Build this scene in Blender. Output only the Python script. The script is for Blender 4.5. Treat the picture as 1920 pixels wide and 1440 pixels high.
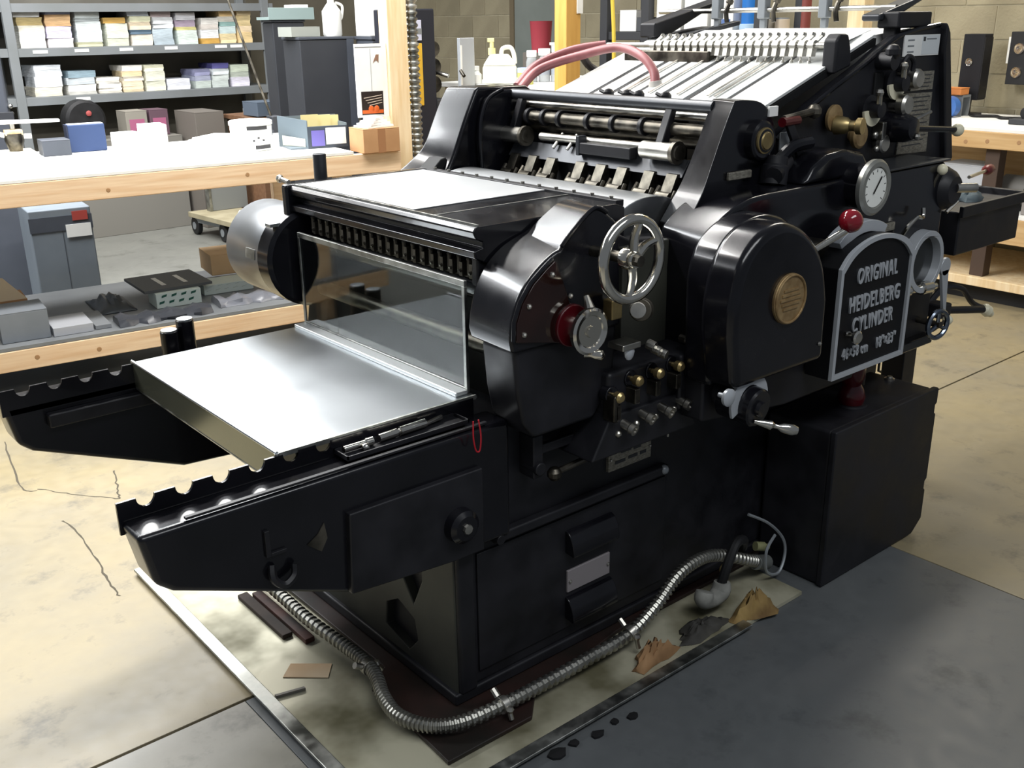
import bpy, bmesh, math, random
from mathutils import Vector, Matrix
from mathutils.geometry import tessellate_polygon
random.seed(7)
for o in list(bpy.data.objects): bpy.data.objects.remove(o, do_unlink=True)
scene = bpy.context.scene
COL = scene.collection
PI = math.pi

# ------------------------------------------------------------------ camera, world, lights, exposure
cam_d = bpy.data.cameras.new('camera'); cam = bpy.data.objects.new('camera', cam_d); COL.objects.link(cam)
cam_d.sensor_fit = 'HORIZONTAL'; cam_d.sensor_width = 36.0; cam_d.lens = 36.0*1896/1920; cam_d.clip_start = 0.05; cam_d.clip_end = 100
RGT = (0.76670052, -0.64187225, -0.01305102); DWN = (-0.22651047, -0.25142809, -0.94099783); FWD = (0.60071901, 0.72441972, -0.33816083)
cam.matrix_world = Matrix(((RGT[0], -DWN[0], -FWD[0], -1.17596), (RGT[1], -DWN[1], -FWD[1], -1.63037), (RGT[2], -DWN[2], -FWD[2], 1.55), (0, 0, 0, 1)))
scene.camera = cam
w = bpy.data.worlds.new('world'); scene.world = w; w.use_nodes = True
w.node_tree.nodes['Background'].inputs[0].default_value = (0.80, 0.88, 1.0, 1); w.node_tree.nodes['Background'].inputs[1].default_value = 0.14
def area(name, loc, sx, sy, power, col=(1, 0.97, 0.92), rz=0, tilt=None):
    d = bpy.data.lights.new(name, 'AREA'); d.shape = 'RECTANGLE'; d.size = sx; d.size_y = sy; d.energy = power; d.color = col
    o = bpy.data.objects.new(name, d); COL.objects.link(o); o.location = loc; o.rotation_euler = (0 if tilt is None else tilt, 0, rz)
    return o
# rows of ceiling fluorescents running along the hall, plus one added near-side fill
area('ceiling_or_fill_light', (-1.0, 3.7, 3.5), 5.0, 0.7, 300, (0.95, 0.98, 1.0))
area('ceiling_or_fill_light', (0.5, 2.0, 3.5), 3.0, 0.30, 150, (1.0, 0.98, 0.95))
area('ceiling_or_fill_light', (0.6, 5.6, 3.5), 4.0, 0.8, 150, (1, 0.98, 0.95))
area('ceiling_or_fill_light', (4.2, 1.0, 3.5), 2.0, 0.30, 58, (1, 0.93, 0.80))
area('ceiling_or_fill_light', (0.0, -2.2, 3.5), 3.0, 1.0, 60, (0.95, 0.98, 1.0))  # added weak fill, unseen, brightens the near floor and press side
vs = scene.view_settings
scene.display_settings.display_device = 'sRGB'
vs.view_transform = 'Standard'; vs.look = 'None'; vs.exposure = 0.35; vs.gamma = 1.0; vs.use_curve_mapping = False

# ------------------------------------------------------------------ materials
def lin(c):
    f = lambda v: v/12.92 if v <= 0.04045 else ((v+0.055)/1.055)**2.4
    return (f(c[0]), f(c[1]), f(c[2]), 1.0)
def S(h):                                       # '#rrggbb' -> linear
    return lin(tuple(int(h[i:i+2], 16)/255 for i in (1, 3, 5)))
MATS = {}
def mat(name, c, rough=0.5, metal=0.0, c2=None, scale=8.0, bump=0.0, coat=0.0, stretch=None, rough2=None, trans=0.0, ior=1.45, detail=4.0, lo=0.35, hi=0.65, bscale=None, spec=0.5):
    if name in MATS: return MATS[name]
    m = bpy.data.materials.new(name); m.use_nodes = True; nt = m.node_tree; N = nt.nodes; L = nt.links
    b = N['Principled BSDF']; b.inputs['Base Color'].default_value = S(c); b.inputs['Roughness'].default_value = rough; b.inputs['Metallic'].default_value = metal
    b.inputs['Coat Weight'].default_value = coat; b.inputs['Coat Roughness'].default_value = 0.06; b.inputs['Transmission Weight'].default_value = trans; b.inputs['IOR'].default_value = ior
    b.inputs['Specular IOR Level'].default_value = spec
    if c2 or bump or rough2 is not None:
        tc = N.new('ShaderNodeTexCoord'); mp = N.new('ShaderNodeMapping'); L.new(tc.outputs['Object'], mp.inputs[0])
        if stretch: mp.inputs['Scale'].default_value = stretch
        no = N.new('ShaderNodeTexNoise'); no.inputs['Scale'].default_value = scale; no.inputs['Detail'].default_value = detail; L.new(mp.outputs[0], no.inputs['Vector'])
        rp = N.new('ShaderNodeMapRange'); rp.inputs[1].default_value = lo; rp.inputs[2].default_value = hi; L.new(no.outputs[0], rp.inputs[0])
        if c2:
            mx = N.new('ShaderNodeMix'); mx.data_type = 'RGBA'; mx.inputs[6].default_value = S(c); mx.inputs[7].default_value = S(c2)
            L.new(rp.outputs[0], mx.inputs[0]); L.new(mx.outputs[2], b.inputs['Base Color'])
        if rough2 is not None:
            r2 = N.new('ShaderNodeMapRange'); r2.inputs[3].default_value = rough; r2.inputs[4].default_value = rough2; L.new(rp.outputs[0], r2.inputs[0]); L.new(r2.outputs[0], b.inputs['Roughness'])
        if bump:
            n2 = no
            if bscale:
                n2 = N.new('ShaderNodeTexNoise'); n2.inputs['Scale'].default_value = bscale; n2.inputs['Detail'].default_value = 3; L.new(mp.outputs[0], n2.inputs['Vector'])
            bp = N.new('ShaderNodeBump'); bp.inputs['Strength'].default_value = bump; bp.inputs['Distance'].default_value = 0.01; L.new(n2.outputs[0], bp.inputs['Height']); L.new(bp.outputs[0], b.inputs['Normal'])
    MATS[name] = m; return m
BLACK = mat('black enamel', '#0b0b0f', 0.17, 0, '#141419', 6, rough2=0.28, coat=0.2, spec=0.4)
BLACKM = mat('black worn paint', '#101014', 0.42, 0, '#1d1d22', 9, rough2=0.6, bump=0.06)
BLACKR = mat('black rubber', '#0e0e10', 0.6, 0, '#1a1a1c', 14)
DKSTEEL = mat('dark oily steel', '#3b3833', 0.32, 0.9, '#6f6a60', 18, rough2=0.5)
STEEL = mat('worn steel', '#a7a49c', 0.28, 1.0, '#c9c6be', 12, rough2=0.42)
CHROME = mat('nickel chrome', '#d9d5cb', 0.13, 1.0)
ALU = mat('sheet aluminium', '#c6cacd', 0.27, 1.0, '#b2b6b9', 3.5, rough2=0.34, bump=0.01, lo=0.25, hi=0.75)
CYLM = mat('polished cylinder', '#b6b9bb', 0.34, 1.0, '#9da0a2', 5, rough2=0.44, stretch=(1, 0.3, 1))
BRASS = mat('tarnished brass', '#bda878', 0.35, 0.9, '#8f7d55', 14, rough2=0.5)
BRONZE = mat('bronze medallion', '#ab9168', 0.45, 0.5, '#8f7550', 40, bump=0.25)
CREAM = mat('ivory plastic', '#e6e0c4', 0.35)
REDP = mat('red bakelite', '#7a1420', 0.12, 0, coat=0.6)
REDC = mat('dark red enamel', '#4d0a13', 0.25, coat=0.3)
AMBER = mat('brown acrylic', '#160b0a', 0.08, 0, '#2a1512', 5, coat=0.4)
GLASS = mat('guard acrylic', '#dfe6e2', 0.03, 0, trans=1.0, ior=1.46)
GALV = mat('galvanised steel', '#8e908c', 0.33, 1.0, '#c2c3be', 22, rough2=0.5)
WHITEP = mat('white paper', '#efefec', 0.75, 0, '#e2e2de', 4)
FEEDW = mat('feed plate', '#dfe1df', 0.35, 0.25, '#d0d2d0', 5, rough2=0.45)
DIALW = mat('dial face', '#e9eae4', 0.4)
PLATEM = mat('etched nameplate', '#a8a395', 0.45, 0.6, '#7e7a70', 90, stretch=(1, 1, 3))
PINK = mat('pink rubber hose', '#a86b6c', 0.45, 0, '#8e5456', 10)
CLEARP = mat('milky plastic fitting', '#d8d4cc', 0.35, 0, trans=0.3)
GREYM = mat('grey metal', '#8d9296', 0.4, 0.3)
SILVERP = mat('silver paint', '#b9bdc2', 0.38, 0.35)
PUTTY = mat('grey putty', '#8f8f89', 0.8, 0, '#6f6f6a', 20, bump=0.3)
DUST = mat('dusty green grey paint', '#3c3d36', 0.55, 0, '#2a2a27', 5, bump=0.05)
NEARBLACK = mat('near black parts and shade', '#050506', 0.7)  # near black parts; in openings the colour itself stands for shade
DARKG = mat('dark grey rail', '#3a3c40', 0.35, 0.3)
TANGREY = mat('dull plate', '#77746f', 0.5, 0.4)

# ------------------------------------------------------------------ mesh builder
class B:
    def __init__(s): s.v = []; s.f = []
    def add(s, vs, fs):
        n = len(s.v); s.v += [tuple(p) for p in vs]; s.f += [tuple(i+n for i in f) for f in fs]; return s
    def box(s, x0, x1, y0, y1, z0, z1):
        return s.add([(x0, y0, z0), (x1, y0, z0), (x1, y1, z0), (x0, y1, z0), (x0, y0, z1), (x1, y0, z1), (x1, y1, z1), (x0, y1, z1)],
                     [(0, 3, 2, 1), (4, 5, 6, 7), (0, 1, 5, 4), (1, 2, 6, 5), (2, 3, 7, 6), (3, 0, 4, 7)])
    def hexa(s, p):                             # 8 points: bottom 4 ccw, top 4 ccw
        return s.add(p, [(0, 3, 2, 1), (4, 5, 6, 7), (0, 1, 5, 4), (1, 2, 6, 5), (2, 3, 7, 6), (3, 0, 4, 7)])
    def prism(s, poly, axis, a, b, holes=()):
        def P(q, t):
            return {'x': (t, q[0], q[1]), 'y': (q[0], t, q[1]), 'z': (q[0], q[1], t)}[axis]
        loops = [list(poly)]+[list(h) for h in holes]
        flat = [q for l in loops for q in l]; n = len(flat)
        tris = tessellate_polygon([[Vector((q[0], q[1], 0)) for q in l] for l in loops]) if (holes or len(poly) > 4) else None
        vs = [P(q, a) for q in flat]+[P(q, b) for q in flat]; fs = []
        if holes: fs += [tuple(t) for t in tris]+[tuple(i+n for i in reversed(t)) for t in tris]
        else: fs += [tuple(range(n)), tuple(range(2*n-1, n-1, -1))]
        k = 0
        for l in loops:
            m = len(l)
            for i in range(m):
                i0, i1 = k+i, k+(i+1) % m; fs.append((i0, i1, i1+n, i0+n))
            k += m
        return s.add(vs, fs)
    def loft(s, A, ya, Bp, yb):                 # two xz outlines of equal count at two y
        n = len(A); vs = [(p[0], ya, p[1]) for p in A]+[(p[0], yb, p[1]) for p in Bp]
        fs = [tuple(range(n)), tuple(range(2*n-1, n-1, -1))]+[(i, (i+1) % n, (i+1) % n+n, i+n) for i in range(n)]
        return s.add(vs, fs)
    def frame(s, d):
        d = Vector(d).normalized(); u = d.orthogonal().normalized() if abs(d.z) > 0.99 else d.cross(Vector((0, 0, 1))).normalized()
        return u, d.cross(u).normalized()
    def cyl(s, p0, p1, r0, r1=None, n=16):
        r1 = r0 if r1 is None else r1; p0, p1 = Vector(p0), Vector(p1); u, w_ = s.frame(p1-p0)
        vs = []
        for p, r in ((p0, r0), (p1, r1)):
            for i in range(n):
                a = 2*PI*i/n; vs.append(p+r*(math.cos(a)*u+math.sin(a)*w_))
        return s.add(vs, [tuple(range(n-1, -1, -1)), tuple(range(n, 2*n))]+[(i, (i+1) % n, (i+1) % n+n, i+n) for i in range(n)])
    def lathe(s, o, d, prof, n=20):             # prof: list of (t along d, r)
        o = Vector(o); d = Vector(d).normalized(); u, w_ = s.frame(d); vs = []; m = len(prof)
        for t, r in prof:
            for i in range(n):
                a = 2*PI*i/n; vs.append(o+d*t+max(r, 1e-4)*(math.cos(a)*u+math.sin(a)*w_))
        fs = [tuple(range(n-1, -1, -1)), tuple(range((m-1)*n, m*n))]
        for k in range(m-1):
            for i in range(n): fs.append((k*n+i, k*n+(i+1) % n, (k+1)*n+(i+1) % n, (k+1)*n+i))
        return s.add(vs, fs)
    def sphere(s, c, r, n=14, sx=1, sy=1, sz=1):
        m = n//2; vs = []; fs = []
        for k in range(1, m):
            t = PI*k/m
            for i in range(n):
                a = 2*PI*i/n; vs.append((c[0]+sx*r*math.sin(t)*math.cos(a), c[1]+sy*r*math.sin(t)*math.sin(a), c[2]+sz*r*math.cos(t)))
        top = len(vs); vs += [(c[0], c[1], c[2]+sz*r), (c[0], c[1], c[2]-sz*r)]
        for k in range(m-2):
            for i in range(n): fs.append((k*n+i, (k+1)*n+i, (k+1)*n+(i+1) % n, k*n+(i+1) % n))
        for i in range(n):
            fs.append((top, i, (i+1) % n)); fs.append((top+1, (m-2)*n+(i+1) % n, (m-2)*n+i))
        return s.add(vs, fs)
    def tube(s, pts, r, n=8, closed=False, rf=None):
        P = [Vector(p) for p in pts]; m = len(P); vs = []; fs = []; pu = None
        for k in range(m):
            if closed: d = P[(k+1) % m]-P[k-1]
            else: d = P[min(k+1, m-1)]-P[max(k-1, 0)]
            d.normalize()
            if pu is None: pu, _ = s.frame(d)
            u = (pu-d*pu.dot(d)).normalized(); pu = u; w_ = d.cross(u); rr = rf(k) if rf else r
            for i in range(n):
                a = 2*PI*i/n; vs.append(P[k]+rr*(math.cos(a)*u+math.sin(a)*w_))
        for k in range(m if closed else m-1):
            for i in range(n):
                a, b = k*n, ((k+1) % m)*n; fs.append((a+i, a+(i+1) % n, b+(i+1) % n, b+i))
        if not closed: fs += [tuple(range(n-1, -1, -1)), tuple(range((m-1)*n, m*n))]
        return s.add(vs, fs)
    def torus(s, c, axis, R, r, n=28, m=10):
        c = Vector(c); u, w_ = s.frame(axis)
        return s.tube([c+R*(math.cos(2*PI*i/n)*u+math.sin(2*PI*i/n)*w_) for i in range(n)], r, m, True)
def smooth_path(pts, k=6):                      # Catmull-Rom
    P = [Vector(p) for p in pts]; out = []
    for i in range(len(P)-1):
        a, b, c, d = P[max(i-1, 0)], P[i], P[i+1], P[min(i+2, len(P)-1)]
        for j in range(k):
            t = j/k; out.append(0.5*((2*b)+(c-a)*t+(2*a-5*b+4*c-d)*t*t+(3*b-a-3*c+d)*t**3))
    out.append(P[-1]); return out
def arc(cx, cz, r, a0, a1, n=10, rz=None):
    rz = rz or r
    return [(cx+r*math.cos(math.radians(a0+(a1-a0)*i/n)), cz+rz*math.sin(math.radians(a0+(a1-a0)*i/n))) for i in range(n+1)]

def sm(pts, k=4):
    return [(p.x, p.y) for p in smooth_path([(a, b, 0) for a, b in pts], k)]
BASIS = {}
def mesh_of(name, b, sharp=32):
    me = bpy.data.meshes.new(name); bm = bmesh.new(); vs = [bm.verts.new(p) for p in b.v]
    for f in b.f:
        try: bm.faces.new([vs[i] for i in f])
        except ValueError: pass
    bmesh.ops.recalc_face_normals(bm, faces=bm.faces)
    lim = math.radians(sharp)
    for f in bm.faces: f.smooth = True
    for e in bm.edges: e.smooth = not (len(e.link_faces) == 2 and e.calc_face_angle(0) > lim)
    bm.to_mesh(me); bm.free(); return me
def place(o, parent):
    COL.objects.link(o)
    if parent is not None:
        o.parent = parent
        if parent.name in BASIS: o.matrix_parent_inverse = BASIS[parent.name].inverted()
def obj(name, b, m, parent=None, bevel=0.0, seg=2, local=False, sharp=32):
    """one mesh object; world coordinates, also below an Empty, unless local"""
    if parent is None and not local:
        xs = [p[0] for p in b.v]; ys = [p[1] for p in b.v]; zs = [p[2] for p in b.v]
        c = ((min(xs)+max(xs))/2, (min(ys)+max(ys))/2, min(zs)); b.v = [(p[0]-c[0], p[1]-c[1], p[2]-c[2]) for p in b.v]
    me = mesh_of(name, b, sharp); me.materials.append(m); o = bpy.data.objects.new(name, me)
    if local:
        COL.objects.link(o); o.parent = parent
    else: place(o, parent)
    if parent is None and not local: o.location = c; BASIS[o.name] = Matrix.Translation(c)
    if bevel:
        md = o.modifiers.new('bevel', 'BEVEL'); md.width = bevel; md.segments = seg; md.limit_method = 'ANGLE'; md.angle_limit = math.radians(38); md.harden_normals = True
    return o
def thing(name, label, cat, loc=(0, 0, 0), rz=0.0, group=None):
    o = bpy.data.objects.new(name, None); COL.objects.link(o); o.empty_display_size = 0.05; o.location = loc; o.rotation_euler = (0, 0, rz)
    BASIS[o.name] = Matrix.Translation(loc) @ Matrix.Rotation(rz, 4, 'Z')
    return tag(o, label, cat, group)
def tag(o, label=None, cat=None, group=None, kind=None):
    if label: o['label'] = label
    if cat: o['category'] = cat
    if group: o['group'] = group
    if kind: o['kind'] = kind
    return o
def struct(o): o['kind'] = 'structure'; return o
def copy_part(src, parent, off=(0, 0, 0)):
    c = src.copy(); COL.objects.link(c); c.parent = parent; c.matrix_parent_inverse = src.matrix_parent_inverse.copy(); c.location = Vector(src.location)+Vector(off); return c
def text(name, s, m, parent, loc, size, rot, ext=0.0015, align='CENTER', sx=1.0):
    cu = bpy.data.curves.new(name, 'FONT'); cu.body = s; cu.size = size; cu.extrude = ext; cu.align_x = align; cu.align_y = 'CENTER'; cu.resolution_u = 3; cu.space_character = 1.22 if ext > 0.002 else 1.0; cu.offset = size*0.012
    t = bpy.data.objects.new(name, cu); COL.objects.link(t); bpy.context.view_layer.update()
    me = bpy.data.meshes.new_from_object(t.evaluated_get(bpy.context.evaluated_depsgraph_get())); bpy.data.objects.remove(t, do_unlink=True)
    M = Matrix.Translation(loc) @ rot @ Matrix.Diagonal((sx, 1, 1, 1)); me.transform(M); me.materials.clear(); me.materials.append(m)
    o = bpy.data.objects.new(name, me); place(o, parent); return o
FACE_NY = Matrix.Rotation(PI/2, 4, 'X')         # lettering read from the -y side

# ================================================================== THE SETTING
def concrete(name, c, c2, c3, rough):
    m = bpy.data.materials.new(name); m.use_nodes = True; nt = m.node_tree; N = nt.nodes; L = nt.links; b = N['Principled BSDF']
    tc = N.new('ShaderNodeTexCoord')
    n1 = N.new('ShaderNodeTexNoise'); n1.inputs['Scale'].default_value = 1.6; n1.inputs['Detail'].default_value = 7; n1.inputs['Roughness'].default_value = 0.62; L.new(tc.outputs['Object'], n1.inputs['Vector'])
    n2 = N.new('ShaderNodeTexNoise'); n2.inputs['Scale'].default_value = 22; n2.inputs['Detail'].default_value = 6; L.new(tc.outputs['Object'], n2.inputs['Vector'])
    n3 = N.new('ShaderNodeTexNoise'); n3.inputs['Scale'].default_value = 5.5; n3.inputs['Detail'].default_value = 5; n3.inputs['Roughness'].default_value = 0.7; L.new(tc.outputs['Object'], n3.inputs['Vector'])
    r1 = N.new('ShaderNodeMapRange'); r1.inputs[1].default_value = 0.38; r1.inputs[2].default_value = 0.66; L.new(n1.outputs[0], r1.inputs[0])
    mx = N.new('ShaderNodeMix'); mx.data_type = 'RGBA'; mx.inputs[6].default_value = S(c); mx.inputs[7].default_value = S(c2); L.new(r1.outputs[0], mx.inputs[0])
    r3 = N.new('ShaderNodeMapRange'); r3.inputs[1].default_value = 0.55; r3.inputs[2].default_value = 0.70; r3.inputs[4].default_value = 0.85; L.new(n3.outputs[0], r3.inputs[0])
    m2 = N.new('ShaderNodeMix'); m2.data_type = 'RGBA'; m2.inputs[7].default_value = S(c3); L.new(mx.outputs[2], m2.inputs[6]); L.new(r3.outputs[0], m2.inputs[0])
    r2 = N.new('ShaderNodeMapRange'); r2.inputs[3].default_value = 0.86; r2.inputs[4].default_value = 1.12; L.new(n2.outputs[0], r2.inputs[0])
    m3 = N.new('ShaderNodeMix'); m3.data_type = 'RGBA'; m3.blend_type = 'MULTIPLY'; m3.inputs[0].default_value = 1; L.new(m2.outputs[2], m3.inputs[6]); L.new(r2.outputs[0], m3.inputs[7]); L.new(m3.outputs[2], b.inputs['Base Color'])
    rr = N.new('ShaderNodeMapRange'); rr.inputs[3].default_value = rough; rr.inputs[4].default_value = rough+0.22; L.new(n2.outputs[0], rr.inputs[0]); L.new(rr.outputs[0], b.inputs['Roughness'])
    bp = N.new('ShaderNodeBump'); bp.inputs['Strength'].default_value = 0.12; bp.inputs['Distance'].default_value = 0.006; L.new(n2.outputs[0], bp.inputs['Height']); L.new(bp.outputs[0], b.inputs['Normal'])
    return m
TANC = concrete('tan concrete', '#948768', '#847c69', '#5e594d', 0.32)
MIDC = concrete('mid grey concrete with glare', '#8f8b80', '#84827a', '#65645e', 0.28)  # paler than the dark slab, floor glare put into its colour
REARC = concrete('rear grey concrete', '#74746e', '#6b6b66', '#55554f', 0.36)
GREYC = concrete('dark grey concrete', '#5e6162', '#56595b', '#434648', 0.36)
JOINT = mat('joint filler', '#4a463e', 0.9, 0, '#35322c', 30)
floor = struct(obj('floor', B().box(-4, 6.2, -4, 9.2, -0.12, -0.012), JOINT))
g = 0.006
for x0, x1, y0, y1, m in ((-4, 6.2, 0.384, 3.05, TANC), (-4, 3.3, 3.054, 9.2, REARC), (3.304, 6.2, 3.054, 9.2, REARC), (-4, -0.37, -4, 0.376, MIDC), (-0.369, 1.497, -4, 0.376, GREYC), (1.5, 6.2, -0.75, 0.376, TANC), (1.5, 6.2, -4, -0.754, GREYC)):
    obj('slab', B().box(x0, x1, y0, y1, -0.11, 0.0), m, floor, 0.002)
CRACK = mat('crack dirt', '#4d473b', 0.9)
def crack(pts, w_):
    rnd = random.Random(len(pts)*7+int(abs(pts[0][1])*100)); q = smooth_path([(p[0], p[1], 0) for p in pts], 8); L_ = []; R_ = []
    for k, p in enumerate(q):
        d = (q[min(k+1, len(q)-1)]-q[max(k-1, 0)]).normalized(); n_ = Vector((-d.y, d.x, 0)); ww = w_*(0.5+0.8*rnd.random()); jx = n_*rnd.uniform(-0.004, 0.004)
        L_.append(p+jx+n_*ww); R_.append(p+jx-n_*ww)
    m_ = len(q); obj('crack', B().add([(v.x, v.y, 0.0006) for v in L_+R_], [(k, k+1, m_+k+1, m_+k) for k in range(m_-1)]), CRACK, floor)
crack([(-0.36, 2.52), (-0.43, 2.05), (-0.40, 1.96)], 0.003); crack([(-0.39, 1.975), (-0.30, 1.83), (-0.20, 1.70)], 0.0025); crack([(-0.13, 1.95), (-0.17, 1.80), (-0.20, 1.70)], 0.003); crack([(-0.40, 1.66), (-0.395, 1.45), (-0.42, 1.20), (-0.43, 1.06)], 0.003)

BLOCKA = mat('painted block', '#a39a80', 0.75, 0, '#948b73', 3, bump=0.25, bscale=60)
BLOCKB = mat('painted block darker', '#9b9279', 0.75, 0, '#8c846d', 3, bump=0.25, bscale=60)  # slightly darker paint tone, on scattered blocks
MORTAR = mat('mortar', '#b3ab93', 0.85, 0, '#a59d85', 10)
wr = struct(obj('wall_right', B().box(5.3, 5.5, -1.5, 8.6, 0, 4.2), MORTAR))
blk = mesh_of('block', B().box(-0.001, 0.03, -0.195, 0.195, -0.095, 0.095))
bms = []
for mm in (BLOCKA, BLOCKB):
    d = blk.copy(); d.materials.append(mm); bms.append(d)
for r in range(11):
    for k in range(21):
        yy = -0.1+0.4*k+(0.2 if r % 2 else 0)
        o = bpy.data.objects.new('block', bms[(r*7+k*3) % 5 == 0]); COL.objects.link(o); o.parent = wr; o.matrix_parent_inverse = BASIS[wr.name].inverted()
        o.location = (5.296, yy, 0.1+0.2*r)
wb = struct(obj('wall_back', B().box(-4, 5.5, 8.6, 8.8, 0, 4.2), mat('grey wall', '#8b8576', 0.8, 0, '#7c7668', 2)))

# ================================================================== THE PRESS
press = thing('printing_press', 'large black cast iron cylinder printing press standing in a metal drip tray', 'printing press', (0.5, 0.43, 0.02))
def part(name, b, m, bevel=0.0, parent=None, seg=2, label=None, sharp=32):
    o = obj(name, b, m, parent or press, bevel, seg, sharp=sharp)
    if label: o['label'] = label
    return o
# ---- base frame
base = part('base', B().prism([(0.02, 0.05), (1.33, 0.05), (1.42, 0.30), (1.72, 0.45), (1.72, 0.70), (0.02, 0.70)], 'y', 0.0, 0.86), BLACKM, 0.012)
part('front_plate', B().prism([(0.0, 0.05), (0.86, 0.05), (0.86, 0.62), (0.0, 0.62)], 'x', -0.004, 0.03,
     [[(0.17, 0.22), (0.13, 0.30), (0.125, 0.44), (0.26, 0.44), (0.25, 0.33)], [(0.20, 0.075), (0.16, 0.12), (0.17, 0.175), (0.24, 0.20), (0.29, 0.17), (0.30, 0.10)], [(0.55, 0.2), (0.5, 0.44), (0.72, 0.44), (0.7, 0.25)]]), DUST, 0.004, base)
part('opening_shade', B().box(0.021, 0.024, 0.05, 0.8, 0.06, 0.6), NEARBLACK, 0, base)  # flat black sheet, painted shade behind the plate openings
part('corner_post', B().box(0.0, 0.05, -0.012, 0.05, 0.05, 0.62), BLACKM, 0.008, base)
part('foot_plate', B().prism([(-0.015, -0.008), (1.19, -0.008), (1.19, 0.87), (-0.015, 0.87)], 'z', 0.025, 0.055), BLACKM, 0.006, base)
side = part('side_panel', B().box(0.06, 0.70, -0.006, 0.005, 0.09, 0.405), BLACKM, 0.002)
part('rail', B().box(0.10, 0.69, -0.026, 0.0, 0.422, 0.448), BLACKM, 0.006)
part('rail_stop', B().cyl((0.11, -0.035, 0.435), (0.11, -0.01, 0.435), 0.012), BLACKM, 0.002)
part('indicator_lamp', B().sphere((0.672, -0.022, 0.437), 0.013), GREYM)
for zc in (0.337, 0.150):
    prof = [(-0.004, zc-0.030), (-0.036, zc-0.034)]+[(-0.004-0.034*math.cos(PI/2*i/8), zc-0.030+0.062*math.sin(PI/2*i/8)) for i in range(0, 9)]
    part('louvre_handle', B().prism(prof, 'x', 0.335, 0.495), BLACK, 0.003, side)
part('data_plate', B().box(0.338, 0.487, -0.012, -0.005, 0.195, 0.257), mat('lilac grey plate', '#8f898b', 0.5, 0.2), 0.002, side)
for x in (0.346, 0.479): part('rivet', B().sphere((x, -0.013, 0.226), 0.005, 8), STEEL, 0, side)
# ---- delivery arms
def arm(y_out, y_in, s):
    # closed beam with a raised inner lip that is cut by round notches
    prof = [(-0.69, 0.725), (0.14, 0.725), (0.14, 0.44), (-0.03, 0.44), (-0.285, 0.455), (-0.64, 0.60), (-0.67, 0.625)]
    a = part('delivery_arm', B().prism(prof, 'y', min(y_out, y_in), max(y_out, y_in)), BLACK, 0.012, seg=3)
    lip = [(-0.692, 0.70)]+[(-0.692, 0.762)]
    for k in range(6):
        xc = -0.640+0.0722*k
        lip += [(xc-0.017*math.cos(PI*i/10), 0.762-0.02*math.sin(PI*i/10)) for i in range(11)]
    lip += [(0.1, 0.762), (0.1, 0.70)]
    y0 = y_in-s*0.006
    part('notched_lip', B().prism(lip, 'y', min(y_in, y0), max(y_in, y0)), BLACK, 0, a)
    return a
an = arm(-0.035, 0.05, 1)
part('step_rail', B().box(-0.60, 0.08, -0.030, -0.02, 0.728, 0.733), BLACKM, 0.001, an)
af = arm(0.895, 0.80, -1)
part('inner_rail', B().box(-0.60, 0.0, 0.775, 0.80, 0.655, 0.69), BLACKM, 0.005, af)
brk = part('arm_bracket', B().prism([(-0.285, 0.64), (0.05, 0.64), (0.05, 0.44), (-0.03, 0.44), (-0.292, 0.462)], 'y', -0.05, -0.03), BLACKM, 0.004)
part('boss', B().lathe((-0.02, -0.05, 0.528), (0, -1, 0), [(0, 0.040), (0.022, 0.038), (0.030, 0.028), (0.03, 0.0)], 24), BLACK, 0, brk)
part('boss_bolt', B().lathe((-0.02, -0.078, 0.528), (0, -1, 0), [(0, 0.012), (0.008, 0.011), (0.009, 0)], 8), STEEL, 0, brk)
wn = part('cast_hook', B().tube(smooth_path([(-0.452, -0.038, 0.585), (-0.456, -0.05, 0.562), (-0.438, -0.055, 0.545), (-0.415, -0.052, 0.556), (-0.408, -0.045, 0.575)]), 0.008, 6), BLACKM, 0, an)
part('cast_bracket', B().box(-0.462, -0.452, -0.042, -0.03, 0.605, 0.66).box(-0.452, -0.42, -0.042, -0.03, 0.605, 0.612), BLACKM, 0.001, an)
part('worn_patch', B().prism([(-0.375, 0.60), (-0.35, 0.615), (-0.335, 0.635), (-0.33, 0.60), (-0.345, 0.575)], 'y', -0.037, -0.034), DKSTEEL, 0, an)
# ---- delivery sheet and its guard
tb = part('delivery_table', B().prism([(-0.375, 0.048), (0.115, 0.048), (0.115, 0.812), (-0.375, 0.812)], 'z', 0.757, 0.763), ALU, 0.001)
part('front_lip', B().hexa([(-0.381, 0.05, 0.765), (-0.375, 0.05, 0.765), (-0.375, 0.81, 0.765), (-0.381, 0.81, 0.765), (-0.381, 0.05, 0.765), (-0.375, 0.05, 0.765), (-0.375, 0.81, 0.765), (-0.381, 0.81, 0.765)][:4]+[(-0.381, 0.05, 0.766), (-0.375, 0.05, 0.766), (-0.375, 0.81, 0.766), (-0.381, 0.81, 0.766)]).box(-0.381, -0.377, 0.05, 0.81, 0.70, 0.765), mat('olive lip sheet', '#8a8c7c', 0.22, 0.7, '#6d6f60', 3, lo=0.2, hi=0.8), 0, tb)
part('lip_edge', B().tube([(-0.378, 0.05, 0.766), (-0.378, 0.81, 0.766)], 0.004, 8), ALU, 0, tb)
part('lip_corner', B().cyl((-0.378, 0.05, 0.70), (-0.378, 0.05, 0.766), 0.005, n=8), ALU, 0, tb)
part('lip_roll', B().tube([(-0.375, 0.055, 0.697), (-0.375, 0.805, 0.697)], 0.006, 8), GALV, 0, tb)
part('hem', B().box(0.072, 0.106, 0.07, 0.81, 0.763, 0.773), mat('bright hem', '#dcdfe0', 0.4, 0.8), 0.003, tb)
part('side_hem', B().box(-0.375, 0.11, 0.046, 0.051, 0.757, 0.767), GALV, 0, tb)
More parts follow.
